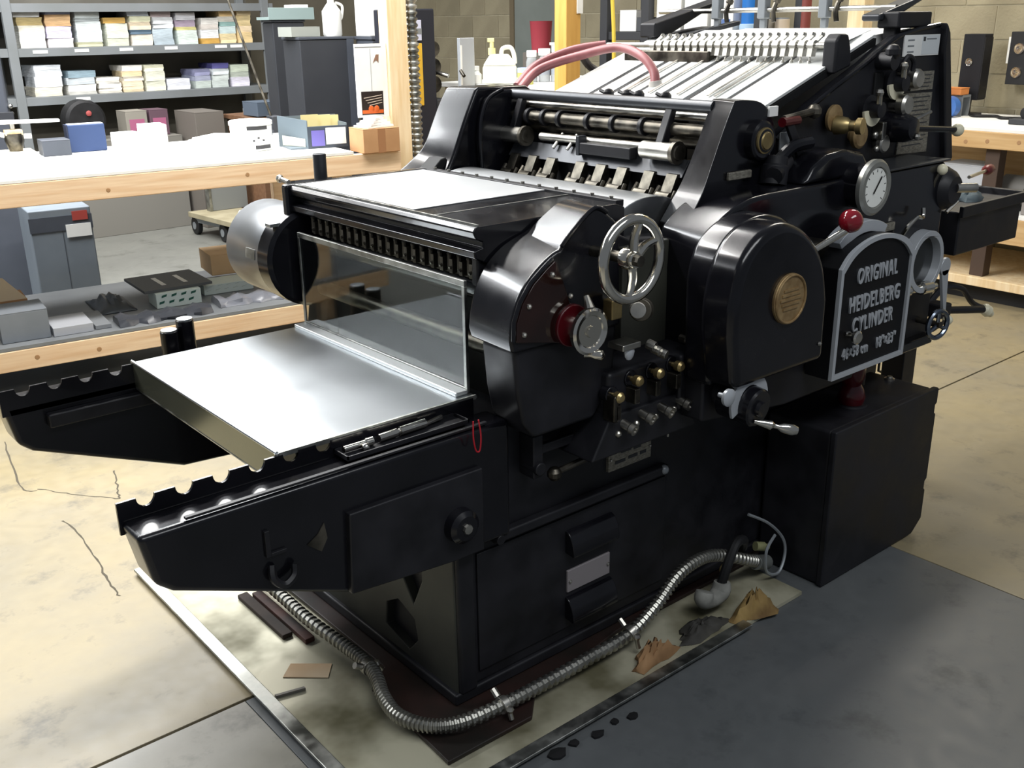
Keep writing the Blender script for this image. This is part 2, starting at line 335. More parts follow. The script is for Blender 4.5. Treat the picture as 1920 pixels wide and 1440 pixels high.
gd = part('guard_frame', B().box(0.107, 0.115, 0.075, 0.815, 1.008, 1.022).box(0.107, 0.115, 0.075, 0.815, 0.765, 0.775).box(0.107, 0.115, 0.075, 0.085, 0.775, 1.008).box(0.107, 0.115, 0.805, 0.815, 0.775, 1.008), GALV, 0.001)
part('guard_pane', B().box(0.109, 0.113, 0.085, 0.805, 0.775, 1.008), GLASS, 0, gd)
# ---- delivery head: dark interior, cover, gripper row
part('interior_shade', B().box(0.24, 0.56, 0.06, 0.86, 0.66, 1.08), NEARBLACK)  # solid black block, its colour stands for the shaded inside
part('delivery_roller', B().cyl((0.205, 0.06, 0.985), (0.205, 0.86, 0.985), 0.035, n=20), BLACK)
part('delivery_roller', B().cyl((0.19, 0.06, 0.85), (0.19, 0.86, 0.85), 0.02, n=14), DKSTEEL)
cv = part('delivery_cover', B().prism([(0.128, 1.138), (0.120, 1.128), (0.128, 1.112), (0.146, 1.104), (0.146, 1.092), (0.122, 1.086), (0.124, 1.070), (0.165, 1.052), (0.22, 1.05), (0.58, 1.05), (0.58, 1.128), (0.55, 1.138)], 'y', 0.055, 0.865), BLACK, 0.003)
part('cover_cheek', B().prism([(0.11, 1.142), (0.11, 1.03), (0.30, 1.0), (0.58, 1.03), (0.58, 1.142)], 'y', 0.862, 0.892), BLACK, 0.008, cv)
part('edge_strip', B().box(0.136, 0.140, 0.06, 0.86, 1.136, 1.142), GALV, 0, cv)
part('cover_joint', B().box(0.14, 0.56, 0.232, 0.235, 1.136, 1.1395), GALV, 0, cv)
part('cover_reflection', B().box(0.15, 0.56, 0.32, 0.86, 1.1385, 1.1405), mat('pale cover reflection', '#c6c9cb', 0.42, 0.9, '#b5b8ba', 4, lo=0.2, hi=0.8), 0, cv)  # added pale sheet, stands for the bright reflection on the black cover
part('cover_latch', B().cyl((0.14, 0.90, 1.142), (0.14, 0.945, 1.146), 0.007, n=8).sphere((0.14, 0.95, 1.147), 0.012, 8), STEEL, 0, cv)
gb = part('gripper_bar', B().cyl((0.172, 0.07, 1.035), (0.172, 0.80, 1.035), 0.014, n=12).box(0.165, 0.20, 0.07, 0.80, 1.010, 1.022), DKSTEEL, 0)
gm = B().box(0.145, 0.180, -0.006, 0.006, 1.016, 1.048).cyl((0.150, 0.010, 1.055), (0.150, 0.010, 1.018), 0.0055, n=8).cyl((0.158, 0, 1.035), (0.14, 0, 1.028), 0.004, n=6).sphere((0.15, 0.010, 1.058), 0.007, 8)
g0 = part('gripper', B().add([(v[0], v[1]+0.10, v[2]) for v in gm.v], gm.f), DKSTEEL, 0, gb)
for k in range(1, 20): copy_part(g0, gb, (0, 0.0362*k, 0))
part('gripper_end', B().box(0.135, 0.20, 0.062, 0.085, 1.005, 1.085), BLACKM, 0.006, gb)
# pins between the cover and the cylinder
pb = part('pin_strip', B().box(0.566, 0.592, 0.07, 0.85, 1.105, 1.142), BLACKM, 0.002)
p0 = part('pin', B().cyl((0.579, 0.10, 1.140), (0.579, 0.10, 1.148), 0.005, n=8), STEEL, 0, pb)
for k in range(1, 12): copy_part(p0, pb, (0, 0.066*k, 0))
# ---- cylinder
part('impression_cylinder', B().cyl((0.70, 0.085, 0.90), (0.70, 0.845, 0.90), 0.235, n=64), CYLM, 0.003)
# ---- near side housing with the brown window
hp = [(0.093, 0.90), (0.088, 0.925), (0.091, 0.967), (0.107, 1.010), (0.139, 1.049), (0.176, 1.077), (0.205, 1.094), (0.222, 1.100), (0.240, 1.122), (0.297, 1.165), (0.325, 1.176), (0.352, 1.166), (0.40, 1.13), (0.41, 0.90)]
hq = [(0.105, 0.90), (0.098, 0.925), (0.104, 0.967), (0.120, 1.015), (0.150, 1.058), (0.19, 1.088), (0.230, 1.104), (0.262, 1.113), (0.285, 1.124), (0.345, 1.158), (0.378, 1.168), (0.41, 1.165), (0.45, 1.13), (0.46, 0.90)]
hp = hp[:1]+sm(hp[1:8])+sm(hp[8:13])+hp[13:]; hq = hq[:1]+sm(hq[1:8])+sm(hq[8:13])+hq[13:]
hs = part('delivery_housing', B().loft(hp, -0.105, hq, 0.055), BLACK, 0.012, seg=3)
part('housing_skirt', B().prism([(0.105, 0.905), (0.115, 0.80), (0.13, 0.73), (0.16, 0.69), (0.34, 0.69), (0.40, 0.76), (0.41, 0.905)], 'y', -0.095, 0.02), BLACKM, 0.012, hs)
win = [(0.098, 0.926), (0.100, 0.967), (0.116, 1.005), (0.146, 1.041), (0.181, 1.067), (0.205, 1.082), (0.226, 1.04), (0.247, 0.985), (0.26, 0.93), (0.24, 0.897)]
part('window', B().prism(win, 'y', -0.111, -0.104), AMBER, 0.002, hs)
part('window_rim', B().tube([(p[0]-0.006, -0.108, p[1]+0.004) for p in win[:6]], 0.005, 8), BLACK, 0, hs)
part('window_rim', B().tube(smooth_path([(0.225, -0.108, 1.108), (0.25, -0.106, 1.128), (0.30, -0.105, 1.166), (0.33, -0.105, 1.176), (0.36, -0.103, 1.162)]), 0.005, 8), BLACK, 0, hs)
s0 = part('screw', B().sphere((0.118, -0.112, 0.94), 0.006, 8), STEEL, 0, hs)
for dx, dz in ((0.014, 0.058), (0.078, 0.115), (0.12, -0.027), (0.13, 0.06)): copy_part(s0, hs, (dx, 0, dz))
part('red_dial', B().cyl((0.252, -0.118, 0.934), (0.252, -0.104, 0.934), 0.047, n=28), REDC, 0.003, hs)
kn = part('speed_knob', B().lathe((0.268, -0.112, 0.926), (0, -1, 0), [(0, 0.03), (0.028, 0.03), (0.030, 0.050), (0.042, 0.052), (0.046, 0.046), (0.043, 0.036), (0.040, 0.034), (0.040, 0.014), (0.046, 0.012), (0.046, 0)], 28), CHROME, 0)
part('knob_pointer', B().cyl((0.268, -0.15, 0.975), (0.272, -0.135, 1.0), 0.012, 0.006, n=10), STEEL, 0, kn)
part('knob_handle', B().lathe((0.270, -0.135, 0.874), (0.55, -0.75, -0.1), [(0, 0.012), (0.015, 0.010), (0.025, 0.013), (0.038, 0.012), (0.044, 0.0)], 12), CHROME, 0, kn)
# ---- lower front edge of the housing: linkage and rod
part('hinge_block', B().box(0.195, 0.225, -0.05, 0.0, 0.565, 0.67).cyl((0.21, -0.06, 0.59), (0.21, 0.0, 0.59), 0.016), BLACKM, 0.004)
part('link_bar', B().box(0.22, 0.36, -0.045, -0.03, 0.618, 0.642), BLACKM, 0.004)
part('control_rod', B().cyl((0.265, -0.05, 0.565), (0.64, -0.05, 0.585), 0.008, n=10).sphere((0.258, -0.05, 0.562), 0.018, 10), DKSTEEL)
pn = part('serial_plate', B().box(0.478, 0.632, -0.010, 0.002, 0.482, 0.548), PLATEM, 0.002)
for x0, x1, z in ((0.520, 0.556, 0.528), (0.566, 0.592, 0.526), (0.500, 0.536, 0.503), (0.548, 0.580, 0.505), (0.590, 0.612, 0.505)): part('print_line', B().box(x0, x1, -0.0112, -0.0098, z-0.004, z+0.004), DARKG, 0, pn)
for x in (0.484, 0.626): part('rivet', B().sphere((x, -0.011, 0.515), 0.004, 8), STEEL, 0, pn)
# ---- upper side frame between housing and drum
part('side_frame', B().prism([(0.34, 0.68), (0.34, 1.10), (0.38, 1.14), (0.55, 1.06), (0.68, 1.05), (0.68, 0.60), (0.40, 0.60)], 'y', 0.0, 0.07), BLACKM, 0.008)
part('inner_panel', B().box(0.50, 0.66, -0.02, 0.03, 0.70, 1.05), DUST, 0.004)
# ---- hand wheel
wc = Vector((0.318, -0.22, 1.085)); Rw = 0.083
hw = part('hand_wheel', B().torus(wc, (0, 1, 0), Rw, 0.0115, 40, 12), CHROME)
part('wheel_hub', B().lathe(wc+Vector((0, 0.02, 0)), (0, -1, 0), [(0, 0.022), (0.022, 0.022), (0.034, 0.016), (0.034, 0)], 20), CHROME, 0, hw)
part('hub_nut', B().lathe(wc+Vector((0, -0.012, 0)), (0, -1, 0), [(0, 0.013), (0.014, 0.012), (0.015, 0)], 8), DKSTEEL, 0, hw)
for a in (262, 22, 72):
    a = math.radians(a); d = Vector((math.cos(a), 0, math.sin(a))); t = Vector((-math.sin(a), 0, math.cos(a)))
    part('spoke', B().tube(smooth_path([wc+d*0.012, wc+d*0.04+t*0.008, wc+d*0.062+t*0.006, wc+d*Rw]), 0.009, 8, rf=lambda k: 0.011-0.0002*k), CHROME, 0, hw)
part('wheel_shaft', B().cyl(wc+Vector((0, 0.01, 0)), wc+Vector((0.0, 0.24, 0)), 0.012), DKSTEEL, 0, hw)
# ---- control cluster between housing and drum
cc = part('control_block', B().box(0.36, 0.60, -0.12, 0.0, 0.62, 0.80), BLACKM, 0.012)
part('control_shelf', B().prism([(0.30, 0.60), (0.66, 0.60), (0.62, 0.70), (0.36, 0.70)], 'y', -0.13, 0.0), BLACKM, 0.006)
for x, z in ((0.367, 0.750), (0.428, 0.775), (0.498, 0.777), (0.568, 0.778)):
    part('brass_knob', B().lathe((x, -0.115, z), (0, -1, 0), [(0, 0.006), (0.02, 0.006), (0.022, 0.012), (0.036, 0.013), (0.042, 0.008), (0.043, 0)], 14), BRASS, 0, cc)
    part('knob_collar', B().cyl((x, -0.125, z), (x, -0.10, z), 0.020, n=16), BLACK, 0.003, cc)
    part('lever_web', B().box(x-0.012, x+0.006, -0.150, -0.115, z-0.055, z-0.018), DKSTEEL, 0.003, cc)
for x, z in ((0.395, 0.680), (0.455, 0.690), (0.520, 0.690), (0.585, 0.692)):
    part('lever_grip', B().lathe((x, -0.10, z), (0.15, -1, -0.25), [(0, 0.011), (0.05, 0.011), (0.054, 0.014), (0.066, 0.014), (0.066, 0.008), (0.060, 0.007)], 14), STEEL, 0, cc)
    part('lever_pin', B().sphere((x-0.012, -0.13, z-0.028), 0.009, 10), STEEL, 0, cc)
part('lever_cover', B().box(0.350, 0.366, -0.15, -0.11, 0.69, 0.755), DKSTEEL, 0.006, cc)
part('linkage_plate', B().box(0.362, 0.42, -0.16, -0.11, 0.86, 0.875), STEEL, 0.003, cc)
part('oval_button', B().sphere((0.392, -0.15, 0.853), 0.020, 12, 0.75, 0.4, 1.0), SILVERP, 0, cc)
part('stub_shaft', B().cyl((0.395, -0.17, 0.952), (0.445, -0.12, 0.935), 0.018, n=18), STEEL, 0.002, cc)
part('shaft_head', B().cyl((0.445, -0.13, 0.935), (0.475, -0.11, 0.928), 0.026, n=18), DKSTEEL, 0.003, cc)
part('brass_block', B().box(0.335, 0.368, -0.15, -0.12, 0.935, 0.98), BRASS, 0.004, cc)
part('bolt_row', B().cyl((0.45, -0.15, 0.86), (0.455, -0.17, 0.855), 0.012, n=10).cyl((0.468, -0.15, 0.845), (0.473, -0.17, 0.84), 0.011, n=10).cyl((0.49, -0.15, 0.832), (0.495, -0.17, 0.827), 0.011, n=10), STEEL, 0.001, cc)
for x, z in ((0.60, 0.835), (0.63, 0.82), (0.66, 0.815), (0.62, 0.77), (0.655, 0.76)):
    part('small_bolt', B().lathe((x, -0.12, z), (0, -1, 0), [(0, 0.011), (0.02, 0.011), (0.026, 0.007), (0.027, 0)], 10), DKSTEEL, 0, cc)
part('rear_bracket', B().box(0.58, 0.72, -0.14, -0.02, 0.66, 0.80), BLACKM, 0.008)
part('hanging_wire', B().cyl((0.66, -0.04, 0.60), (0.66, -0.04, 0.54), 0.003, n=6).cyl((0.655, -0.05, 0.585), (0.675, -0.04, 0.582), 0.009, n=8), STEEL, 0)
# ---- drive body, collar and drum
bp_ = [(0.645, 0.66), (0.635, 0.98), (0.643, 1.044), (0.676, 1.096), (0.73, 1.127), (0.80, 1.146), (0.88, 1.150), (1.70, 1.150), (1.72, 1.13), (1.72, 0.93), (1.60, 0.80), (1.50, 0.72), (1.0, 0.66)]
bq_ = [(0.665, 0.66), (0.660, 0.98), (0.668, 1.063), (0.68, 1.083), (0.726, 1.114), (0.794, 1.139), (0.88, 1.152), (1.70, 1.152), (1.72, 1.13), (1.72, 0.93), (1.60, 0.80), (1.50, 0.72), (1.0, 0.66)]
bp_ = bp_[:1]+sm(bp_[1:7])+bp_[7:]; bq_ = bq_[:1]+sm(bq_[1:7])+bq_[7:]
body = part('drive_body', B().loft(bp_, -0.15, bq_, 0.02), BLACK, 0.012, seg=3)
part('top_rail', B().box(1.33, 1.72, -0.155, -0.02, 1.150, 1.156), DARKG, 0.002, body)
col_ = [(0.585, 0.74), (0.578, 0.955), (0.580, 1.004), (0.602, 1.061), (0.646, 1.098), (0.71, 1.118), (0.78, 1.12), (0.86, 1.09), (0.95, 1.0), (1.0, 0.9), (1.0, 0.74)]
col_ = col_[:1]+sm(col_[1:10])+col_[10:]
part('drum_collar', B().prism(col_, 'y', -0.225, -0.14), BLACK, 0.016, body, 3)
drum = [(0.585, 0.75), (0.562, 0.88), (0.560, 0.926), (0.565, 0.973), (0.586, 1.041), (0.627, 1.088), (0.681, 1.112), (0.74, 1.116), (0.803, 1.095), (0.862, 1.050), (0.903, 0.990), (0.927, 0.907), (0.930, 0.75)]
drum = drum[:1]+sm(drum[1:12])+drum[12:]
dr = part('drum_cover', B().prism(drum, 'y', -0.30, -0.20), BLACK, 0.022, seg=4)
md = part('medallion', B().cyl((0.757, -0.308, 0.939), (0.757, -0.298, 0.939), 0.060, n=40), BRONZE, 0.003, dr)
part('medallion_rim', B().torus((0.757, -0.309, 0.939), (0, 1, 0), 0.056, 0.003, 40, 8), BRONZE, 0, dr)
for k in range(5): part('medallion_line', B().box(0.757-0.040+0.006*abs(k-2), 0.757+0.040-0.006*abs(k-2), -0.3105, -0.3075, 0.917+0.011*k-0.0025, 0.917+0.011*k+0.0025), BRONZE, 0, dr)
part('belt_guard', B().prism([(0.60, 0.64), (0.93, 0.60), (1.25, 0.60), (1.25, 0.76), (0.60, 0.76)], 'y', -0.195, -0.02), BLACKM, 0.008)
part('cover_screw', B().sphere((0.90, -0.302, 0.80), 0.006, 8).sphere((0.575, -0.245, 0.86), 0.006, 8), STEEL, 0, dr)
# ---- crank dial
dc = Vector((0.662, -0.29, 0.705))
dl = part('dial_plate', B().prism(arc(dc.x, dc.z, 0.068, -10, 205, 18)+arc(dc.x, dc.z, 0.040, 205, -10, 12), 'y', -0.285, -0.277), SILVERP, 0.001)
part('dial_hub', B().lathe((dc.x, -0.22, dc.z-0.004), (0.05, -1, -0.1), [(0, 0.05), (0.055, 0.048), (0.085, 0.047), (0.090, 0.043), (0.090, 0.020), (0.100, 0.018), (0.100, 0)], 28), BLACK, 0, dl)
part('crank_handle', B().lathe((dc.x+0.012, -0.325, dc.z-0.048), (0.75, -0.55, -0.25), [(-0.03, 0.005), (0, 0.010), (0.012, 0.012), (0.02, 0.006), (0.03, 0.006), (0.04, 0.012), (0.066, 0.014), (0.078, 0.010), (0.080, 0)], 14), CHROME, 0, dl)
part('round_knob', B().lathe((0.565, -0.27, 0.742), (0, -1, 0), [(0, 0.006), (0.02, 0.007), (0.022, 0.020), (0.03, 0.021), (0.034, 0.015), (0.035, 0)], 18), SILVERP, 0, dl)
part('dial_shaft', B().cyl((dc.x, -0.23, dc.z), (dc.x, -0.02, dc.z), 0.03), BLACKM, 0, dl)
# ---- maker's plate
mk_in = [(1.012, 0.684), (1.328, 0.684), (1.328, 0.950), (1.29, 0.985), (1.235, 1.008), (1.17, 1.016), (1.105, 1.008), (1.05, 0.985), (1.012, 0.950)]
mk_out = [(p[0]+(0.012 if p[0] > 1.17 else -0.012)*(1 if abs(p[0]-1.17) > 0.1 else 0.4), p[1]+(0.012 if p[1] > 0.9 else -0.012)) for p in mk_in]
mk_in = mk_in[:2]+sm(mk_in[2:]); mk_out = mk_out[:2]+sm(mk_out[2:])
mk = part('maker_plate', B().prism(mk_out, 'y', -0.275, -0.20), mat('plate black', '#0d0d10', 0.5, spec=0.25), 0.003)
part('plate_border', B().prism(mk_out, 'y', -0.283, -0.272, [list(mk_in)]), SILVERP, 0.002, mk)
for s_, z, sz, sx in (('ORIGINAL', 0.929, 0.058, 0.60), ('HEIDELBERG', 0.858, 0.058, 0.62), ('CYLINDER', 0.800, 0.056, 0.62)):
    text('plate_letters', s_, SILVERP, mk, (1.175, -0.2765, z), sz, FACE_NY, 0.003, sx=sx)
text('plate_letters', '46\u00d758 cm', SILVERP, mk, (1.105, -0.2765, 0.730), 0.042, FACE_NY, 0.003, sx=0.58)
text('plate_letters', '18"\u00d723"', SILVERP, mk, (1.250, -0.2765, 0.730), 0.042, FACE_NY, 0.003, sx=0.58)
part('plate_knob', B().lathe((1.066, -0.275, 0.782), (-0.1, -1, 0), [(0, 0.007), (0.022, 0.007), (0.024, 0.017), (0.032, 0.018), (0.036, 0.013), (0.037, 0)], 16), CHROME, 0, mk)
part('plate_hinge', B().cyl((1.045, -0.28, 0.79), (1.06, -0.285, 0.788), 0.006, n=8), CHROME, 0, mk)
# arched scale behind the plate and the red ball lever
scl = arc(1.16, 0.86, 0.20, 62, 128, 12)+arc(1.16, 0.86, 0.17, 128, 62, 12)
part('arched_scale', B().prism(scl, 'y', -0.245, -0.20), SILVERP, 0.002)
lv = part('start_lever', B().cyl((0.93, -0.22, 1.00), (1.005, -0.285, 1.065), 0.009, n=12), CHROME)
part('ball_grip', B().sphere((1.012, -0.285, 1.083), 0.029, 24), REDP, 0, lv)
part('lever_bracket', B().box(0.93, 1.05, -0.21, -0.15, 0.98, 1.02), DKSTEEL, 0.004, lv)
# ---- pressure gauge
gc = Vector((1.238, -0.20, 1.130))
ga = part('gauge', B().lathe(gc+Vector((0, 0.07, 0)), (0, -1, 0), [(0, 0.055), (0.05, 0.060), (0.066, 0.070), (0.066, 0)], 36), BLACK)
part('gauge_bezel', B().lathe(gc+Vector((0, 0.006, 0)), (0, -1, 0), [(0, 0.072), (0.012, 0.073), (0.018, 0.066), (0.018, 0.054), (0.012, 0.052), (0.012, 0)], 36), mat('dull bezel', '#94948e', 0.35, 0.6), 0, ga)
part('gauge_face', B().cyl(gc+Vector((0, -0.006, 0)), gc+Vector((0, -0.008, 0)), 0.051, n=36), DIALW, 0, ga)
part('gauge_needle', B().box(-0.002, 0.002, -0.0015, 0.0, -0.018, 0.034), NEARBLACK, 0, ga).matrix_basis = Matrix.Translation(gc+Vector((0, -0.010, 0))) @ Matrix.Rotation(math.radians(38), 4, 'Y')
for k in range(11):
    a = math.radians(225-27*k); d = Vector((math.cos(a), 0, math.sin(a)))
    part('gauge_tick', B().cyl(gc+d*0.040+Vector((0, -0.0085, 0)), gc+d*0.047+Vector((0, -0.0085, 0)), 0.0010, n=4), NEARBLACK, 0, ga)
part('gauge_bracket', B().prism([(1.02, 1.15), (1.06, 1.19), (1.12, 1.218), (1.20, 1.225), (1.28, 1.21), (1.34, 1.15)], 'y', -0.14, 0.0), BLACK, 0.014, ga, 3)
part('gauge_pipe', B().tube(smooth_path([(1.0, -0.05, 1.15), (1.0, -0.06, 1.19), (1.05, -0.07, 1.235), (1.12, -0.08, 1.245)]), 0.016, 10), BLACK, 0, ga)
# ---- right end of the drive body
part('small_plate', B().box(1.37, 1.445, -0.158, -0.15, 0.985, 1.008), PLATEM, 0.002, body)
part('door_hook', B().tube(smooth_path([(1.475, -0.165, 0.965), (1.48, -0.18, 0.995), (1.51, -0.185, 1.015), (1.55, -0.18, 1.01), (1.556, -0.175, 1.035)]), 0.006, 8), CHROME, 0, body)
rg = part('ring_window', B().prism([(1.60+0.092*math.cos(2*PI*i/36), 0.872+0.092*math.sin(2*PI*i/36)) for i in range(36)], 'y', -0.185, -0.150, [[(1.60+0.075*math.cos(2*PI*i/30), 0.872+0.075*math.sin(2*PI*i/30)) for i in range(30)]]), SILVERP, 0.004)
part('ring_back', B().cyl((1.60, -0.160, 0.872), (1.60, -0.14, 0.872), 0.076, n=30), mat('smoky glass', '#1d1f20', 0.15, 0, coat=0.4), 0, rg)
pv = part('feed_pivot', B().lathe((1.73, -0.05, 1.065), (0, -1, 0), [(0, 0.07), (0.08, 0.068), (0.11, 0.055), (0.125, 0.04), (0.125, 0)], 22), BLACKM)
part('pivot_shaft', B().cyl((1.74, -0.17, 1.07), (1.80, -0.20, 1.068), 0.014), STEEL, 0, pv)
part('pivot_bracket', B().tube(smooth_path([(1.66, -0.14, 1.06), (1.65, -0.15, 1.10), (1.67, -0.16, 1.14)]), 0.006, 6), DKSTEEL, 0, pv)
part('ball_grip', B().sphere((1.665, -0.16, 1.130), 0.016, 14), CREAM, 0, pv)
part('clip', B().tube([(1.72, -0.16, 1.0), (1.76, -0.17, 1.03)], 0.006, 6), STEEL, 0, pv)
# lower right mechanism, with its small wheel and lever
lm = part('feed_gearbox', B().box(1.41, 1.78, -0.12, 0.25, 0.60, 0.80), BLACKM, 0.012)
part('gearbox_rail', B().box(1.40, 1.76, -0.15, -0.10, 0.585, 0.615), BLACK, 0.005, lm)
part('chrome_shaft', B().lathe((1.46, -0.17, 0.80), (1, -0.02, -0.06), [(0, 0.012), (0.05, 0.012), (0.052, 0.018), (0.07, 0.018), (0.072, 0.010), (0.14, 0.010), (0.142, 0.020), (0.19, 0.020), (0.19, 0.014), (0.22, 0.012), (0.22, 0)], 14), CHROME, 0, lm)
sw = part('small_hand_wheel', B().torus((1.70, -0.19, 0.665), (0.2, 1, 0), 0.042, 0.008, 28, 8), mat('blued steel', '#7e8794', 0.2, 1.0), 0)
for a in (90, 210, 330):
    a = math.radians(a); part('spoke', B().cyl((1.70, -0.19, 0.665), (1.70+0.042*math.cos(a), -0.19-0.008*math.cos(a), 0.665+0.042*math.sin(a)), 0.006, n=8), MATS['blued steel'], 0, sw)
part('wheel_spindle', B().cyl((1.70, -0.20, 0.665), (1.71, -0.08, 0.665), 0.010), DKSTEEL, 0, sw)
part('handle_ball', B().sphere((1.80, -0.17, 0.655), 0.016, 12), CREAM, 0, sw)
part('handle_arm', B().cyl((1.715, -0.17, 0.64), (1.795, -0.17, 0.655), 0.006, n=8), DKSTEEL, 0, sw)
ll = part('paddle_lever', B().cyl((1.716, -0.185, 0.84), (1.716, -0.175, 0.84), 0.028, n=24), SILVERP, 0.002)
part('lever_arm', B().hexa([(1.735, -0.185, 0.70), (1.75, -0.185, 0.70), (1.75, -0.175, 0.70), (1.735, -0.175, 0.70), (1.695, -0.185, 0.83), (1.735, -0.185, 0.83), (1.735, -0.175, 0.83), (1.695, -0.175, 0.83)]), SILVERP, 0.001, ll)
part('feed_leg', B().box(1.92, 2.0, 0.02, 0.10, 0.02, 0.62), BLACKM, 0.004)
part('hanging_rod', B().cyl((1.50, -0.08, 0.60), (1.50, -0.08, 0.49), 0.007, n=8), DKSTEEL)
part('hanging_rod', B().tube([(1.62, -0.06, 0.60), (1.62, -0.06, 0.50), (1.635, -0.06, 0.495)], 0.004, 6), DKSTEEL)
part('feed_apron', B().prism([(1.72, 0.95), (2.02, 0.95), (2.02, 0.66), (1.95, 0.62), (1.76, 0.62), (1.72, 0.66)], 'y', 0.0, 0.03), DUST, 0.004)
part('crank_arm', B().tube(smooth_path([(1.90, -0.04, 0.64), (1.98, -0.05, 0.70), (2.07, -0.07, 0.69), (2.14, -0.08, 0.63), (2.21, -0.09, 0.60)]), 0.010, 8), BLACKM)
part('crank_grip', B().lathe((2.20, -0.09, 0.605), (0.8, -0.3, -0.6), [(0, 0.012), (0.01, 0.020), (0.03, 0.021), (0.038, 0.014), (0.05, 0.012), (0.055, 0)], 14), CREAM)
part('black_handle', B().cyl((1.86, -0.12, 0.665), (2.05, -0.16, 0.64), 0.012, n=10), BLACKM)
part('handle_socket', B().box(1.82, 1.88, -0.14, -0.08, 0.645, 0.69), BLACKM, 0.006)
# ---- near cheek
ck_o = [(0.674, 1.076), (0.718, 1.113), (0.750, 1.154), (0.779, 1.215), (0.813, 1.288), (0.845, 1.348), (0.862, 1.362), (0.94, 1.356), (0.985, 1.335), (1.012, 1.300), (1.028, 1.258), (1.02, 1.05), (0.70, 1.04)]
ck_i = [(0.728, 1.071), (0.769, 1.120), (0.795, 1.15), (0.822, 1.190), (0.868, 1.275), (0.902, 1.345), (0.918, 1.358), (0.99, 1.352), (1.02, 1.335), (1.04, 1.30), (1.05, 1.258), (1.04, 1.05), (0.73, 1.04)]
ck_o = sm(ck_o[:11])+ck_o[11:]; ck_i = sm(ck_i[:11])+ck_i[11:]
ck = part('near_cheek', B().loft(ck_o, -0.04, ck_i, 0.075), BLACK, 0.010, seg=3)
rd = part('cheek_boss', B().lathe((0.945, -0.04, 1.262), (0, -1, 0), [(0, 0.050), (0.022, 0.048), (0.026, 0.042), (0.026, 0.030), (0.032, 0.028), (0.034, 0.014), (0.034, 0)], 28), BLACK, 0, ck)
part('brass_cap', B().lathe((0.945, -0.060, 1.262), (0, -1, 0), [(0, 0.034), (0.010, 0.032), (0.013, 0.022), (0.016, 0.020), (0.016, 0)], 24), BRASS, 0, ck)
part('cheek_plate', B().box(0.835, 0.925, -0.050, -0.04, 1.172, 1.192), PLATEM, 0.003, ck)
part('cheek_label', B().box(0.985, 1.020, -0.046, -0.038, 1.315, 1.34), WHITEP, 0.001, ck)
part('wing_screw', B().tube([(0.86, -0.05, 1.105), (0.885, -0.07, 1.115), (0.905, -0.06, 1.12)], 0.006, 6).sphere((0.89, -0.06, 1.13), 0.008, 8), BRASS, 0, ck)
part('oil_cup', B().lathe((0.985, -0.07, 1.15), (0.25, 0.1, 1), [(0, 0.035), (0.045, 0.035), (0.05, 0.03), (0.07, 0.03), (0.075, 0.0)], 18).cyl((0.96, -0.09, 1.175), (1.06, -0.05, 1.20), 0.022), BLACKM, 0, ck)
part('strap', B().prism([(1.03, 1.31), (1.06, 1.31), (1.15, 1.19), (1.12, 1.18)], 'y', -0.06, -0.05), BLACKM, 0.002)
part('linkage_red', B().cyl((1.02, -0.06, 1.30), (1.10, -0.05, 1.30), 0.012, n=10), REDC)
part('linkage_rod', B().cyl((1.04, -0.05, 1.305), (1.20, -0.03, 1.315), 0.010, n=10).sphere((1.20, -0.03, 1.315), 0.02, 10), DKSTEEL)
part('paper_tab', B().box(1.06, 1.10, -0.03, -0.027, 1.22, 1.27), GREYM, 0)
# ---- far cheek
fo = [(0.547, 1.116), (0.602, 1.148), (0.654, 1.187), (0.688, 1.249), (0.721, 1.310), (0.754, 1.360), (0.95, 1.360), (1.05, 1.30), (1.05, 1.0), (0.5, 1.0)]
fi = [(0.600, 1.080), (0.640, 1.105), (0.680, 1.171), (0.719, 1.255), (0.745, 1.308), (0.774, 1.363), (0.97, 1.360), (1.07, 1.30), (1.07, 1.0), (0.55, 1.0)]
fi = sm(fi[:6])+fi[6:]; fo = sm(fo[:6])+fo[6:]
fc = part('far_cheek', B().loft(fi, 0.865, fo, 1.0), BLACK, 0.012, seg=3)
part('pocket_shade', B().prism([(0.555, 1.085), (0.60, 1.122), (0.645, 1.160), (0.665, 1.165), (0.672, 1.140), (0.625, 1.085)], 'y', 0.885, 0.955), NEARBLACK, 0.006, fc)  # raised black piece, shade of the recess put into its colour
part('inner_cheek', B().prism([(0.80, 1.0), (0.764, 1.15), (0.760, 1.214), (0.768, 1.277), (0.794, 1.330), (0.847, 1.352), (0.95, 1.35), (1.02, 1.28), (1.02, 1.0)], 'y', 0.838, 0.866), BLACK, 0.008, fc)
part('cheek_bead', B().tube(smooth_path([(0.764, 0.838, 1.12), (0.760, 0.838, 1.214), (0.768, 0.838, 1.277), (0.794, 0.838, 1.330), (0.85, 0.838, 1.354)]), 0.006, 8), BLACK, 0, fc)
# ---- rods, rollers and fingers between the cheeks
part('top_rod', B().cyl((0.90, 0.06, 1.338), (0.90, 0.85, 1.338), 0.016, n=16), DARKG)
part('second_rod', B().cyl((0.93, 0.06, 1.308), (0.93, 0.85, 1.308), 0.010, n=12), STEEL)
rr_ = part('ring_shaft', B().cyl((0.90, 0.07, 1.276), (0.90, 0.85, 1.276), 0.017, n=16), DKSTEEL)
rn = part('shaft_ring', B().cyl((0.90, 0.20, 1.276), (0.90, 0.214, 1.276), 0.025, n=16), BLACKM, 0.002, rr_)
for k in (0.09, 0.20, 0.30, 0.42, 0.49, 0.56): copy_part(rn, rr_, (0, k, 0))
part('ribbed_roller', B().cyl((0.94, 0.09, 1.245), (0.94, 0.84, 1.245), 0.022, n=16), DKSTEEL)
part('lower_rod', B().cyl((0.885, 0.20, 1.226), (0.885, 0.70, 1.222), 0.012, n=12), STEEL)
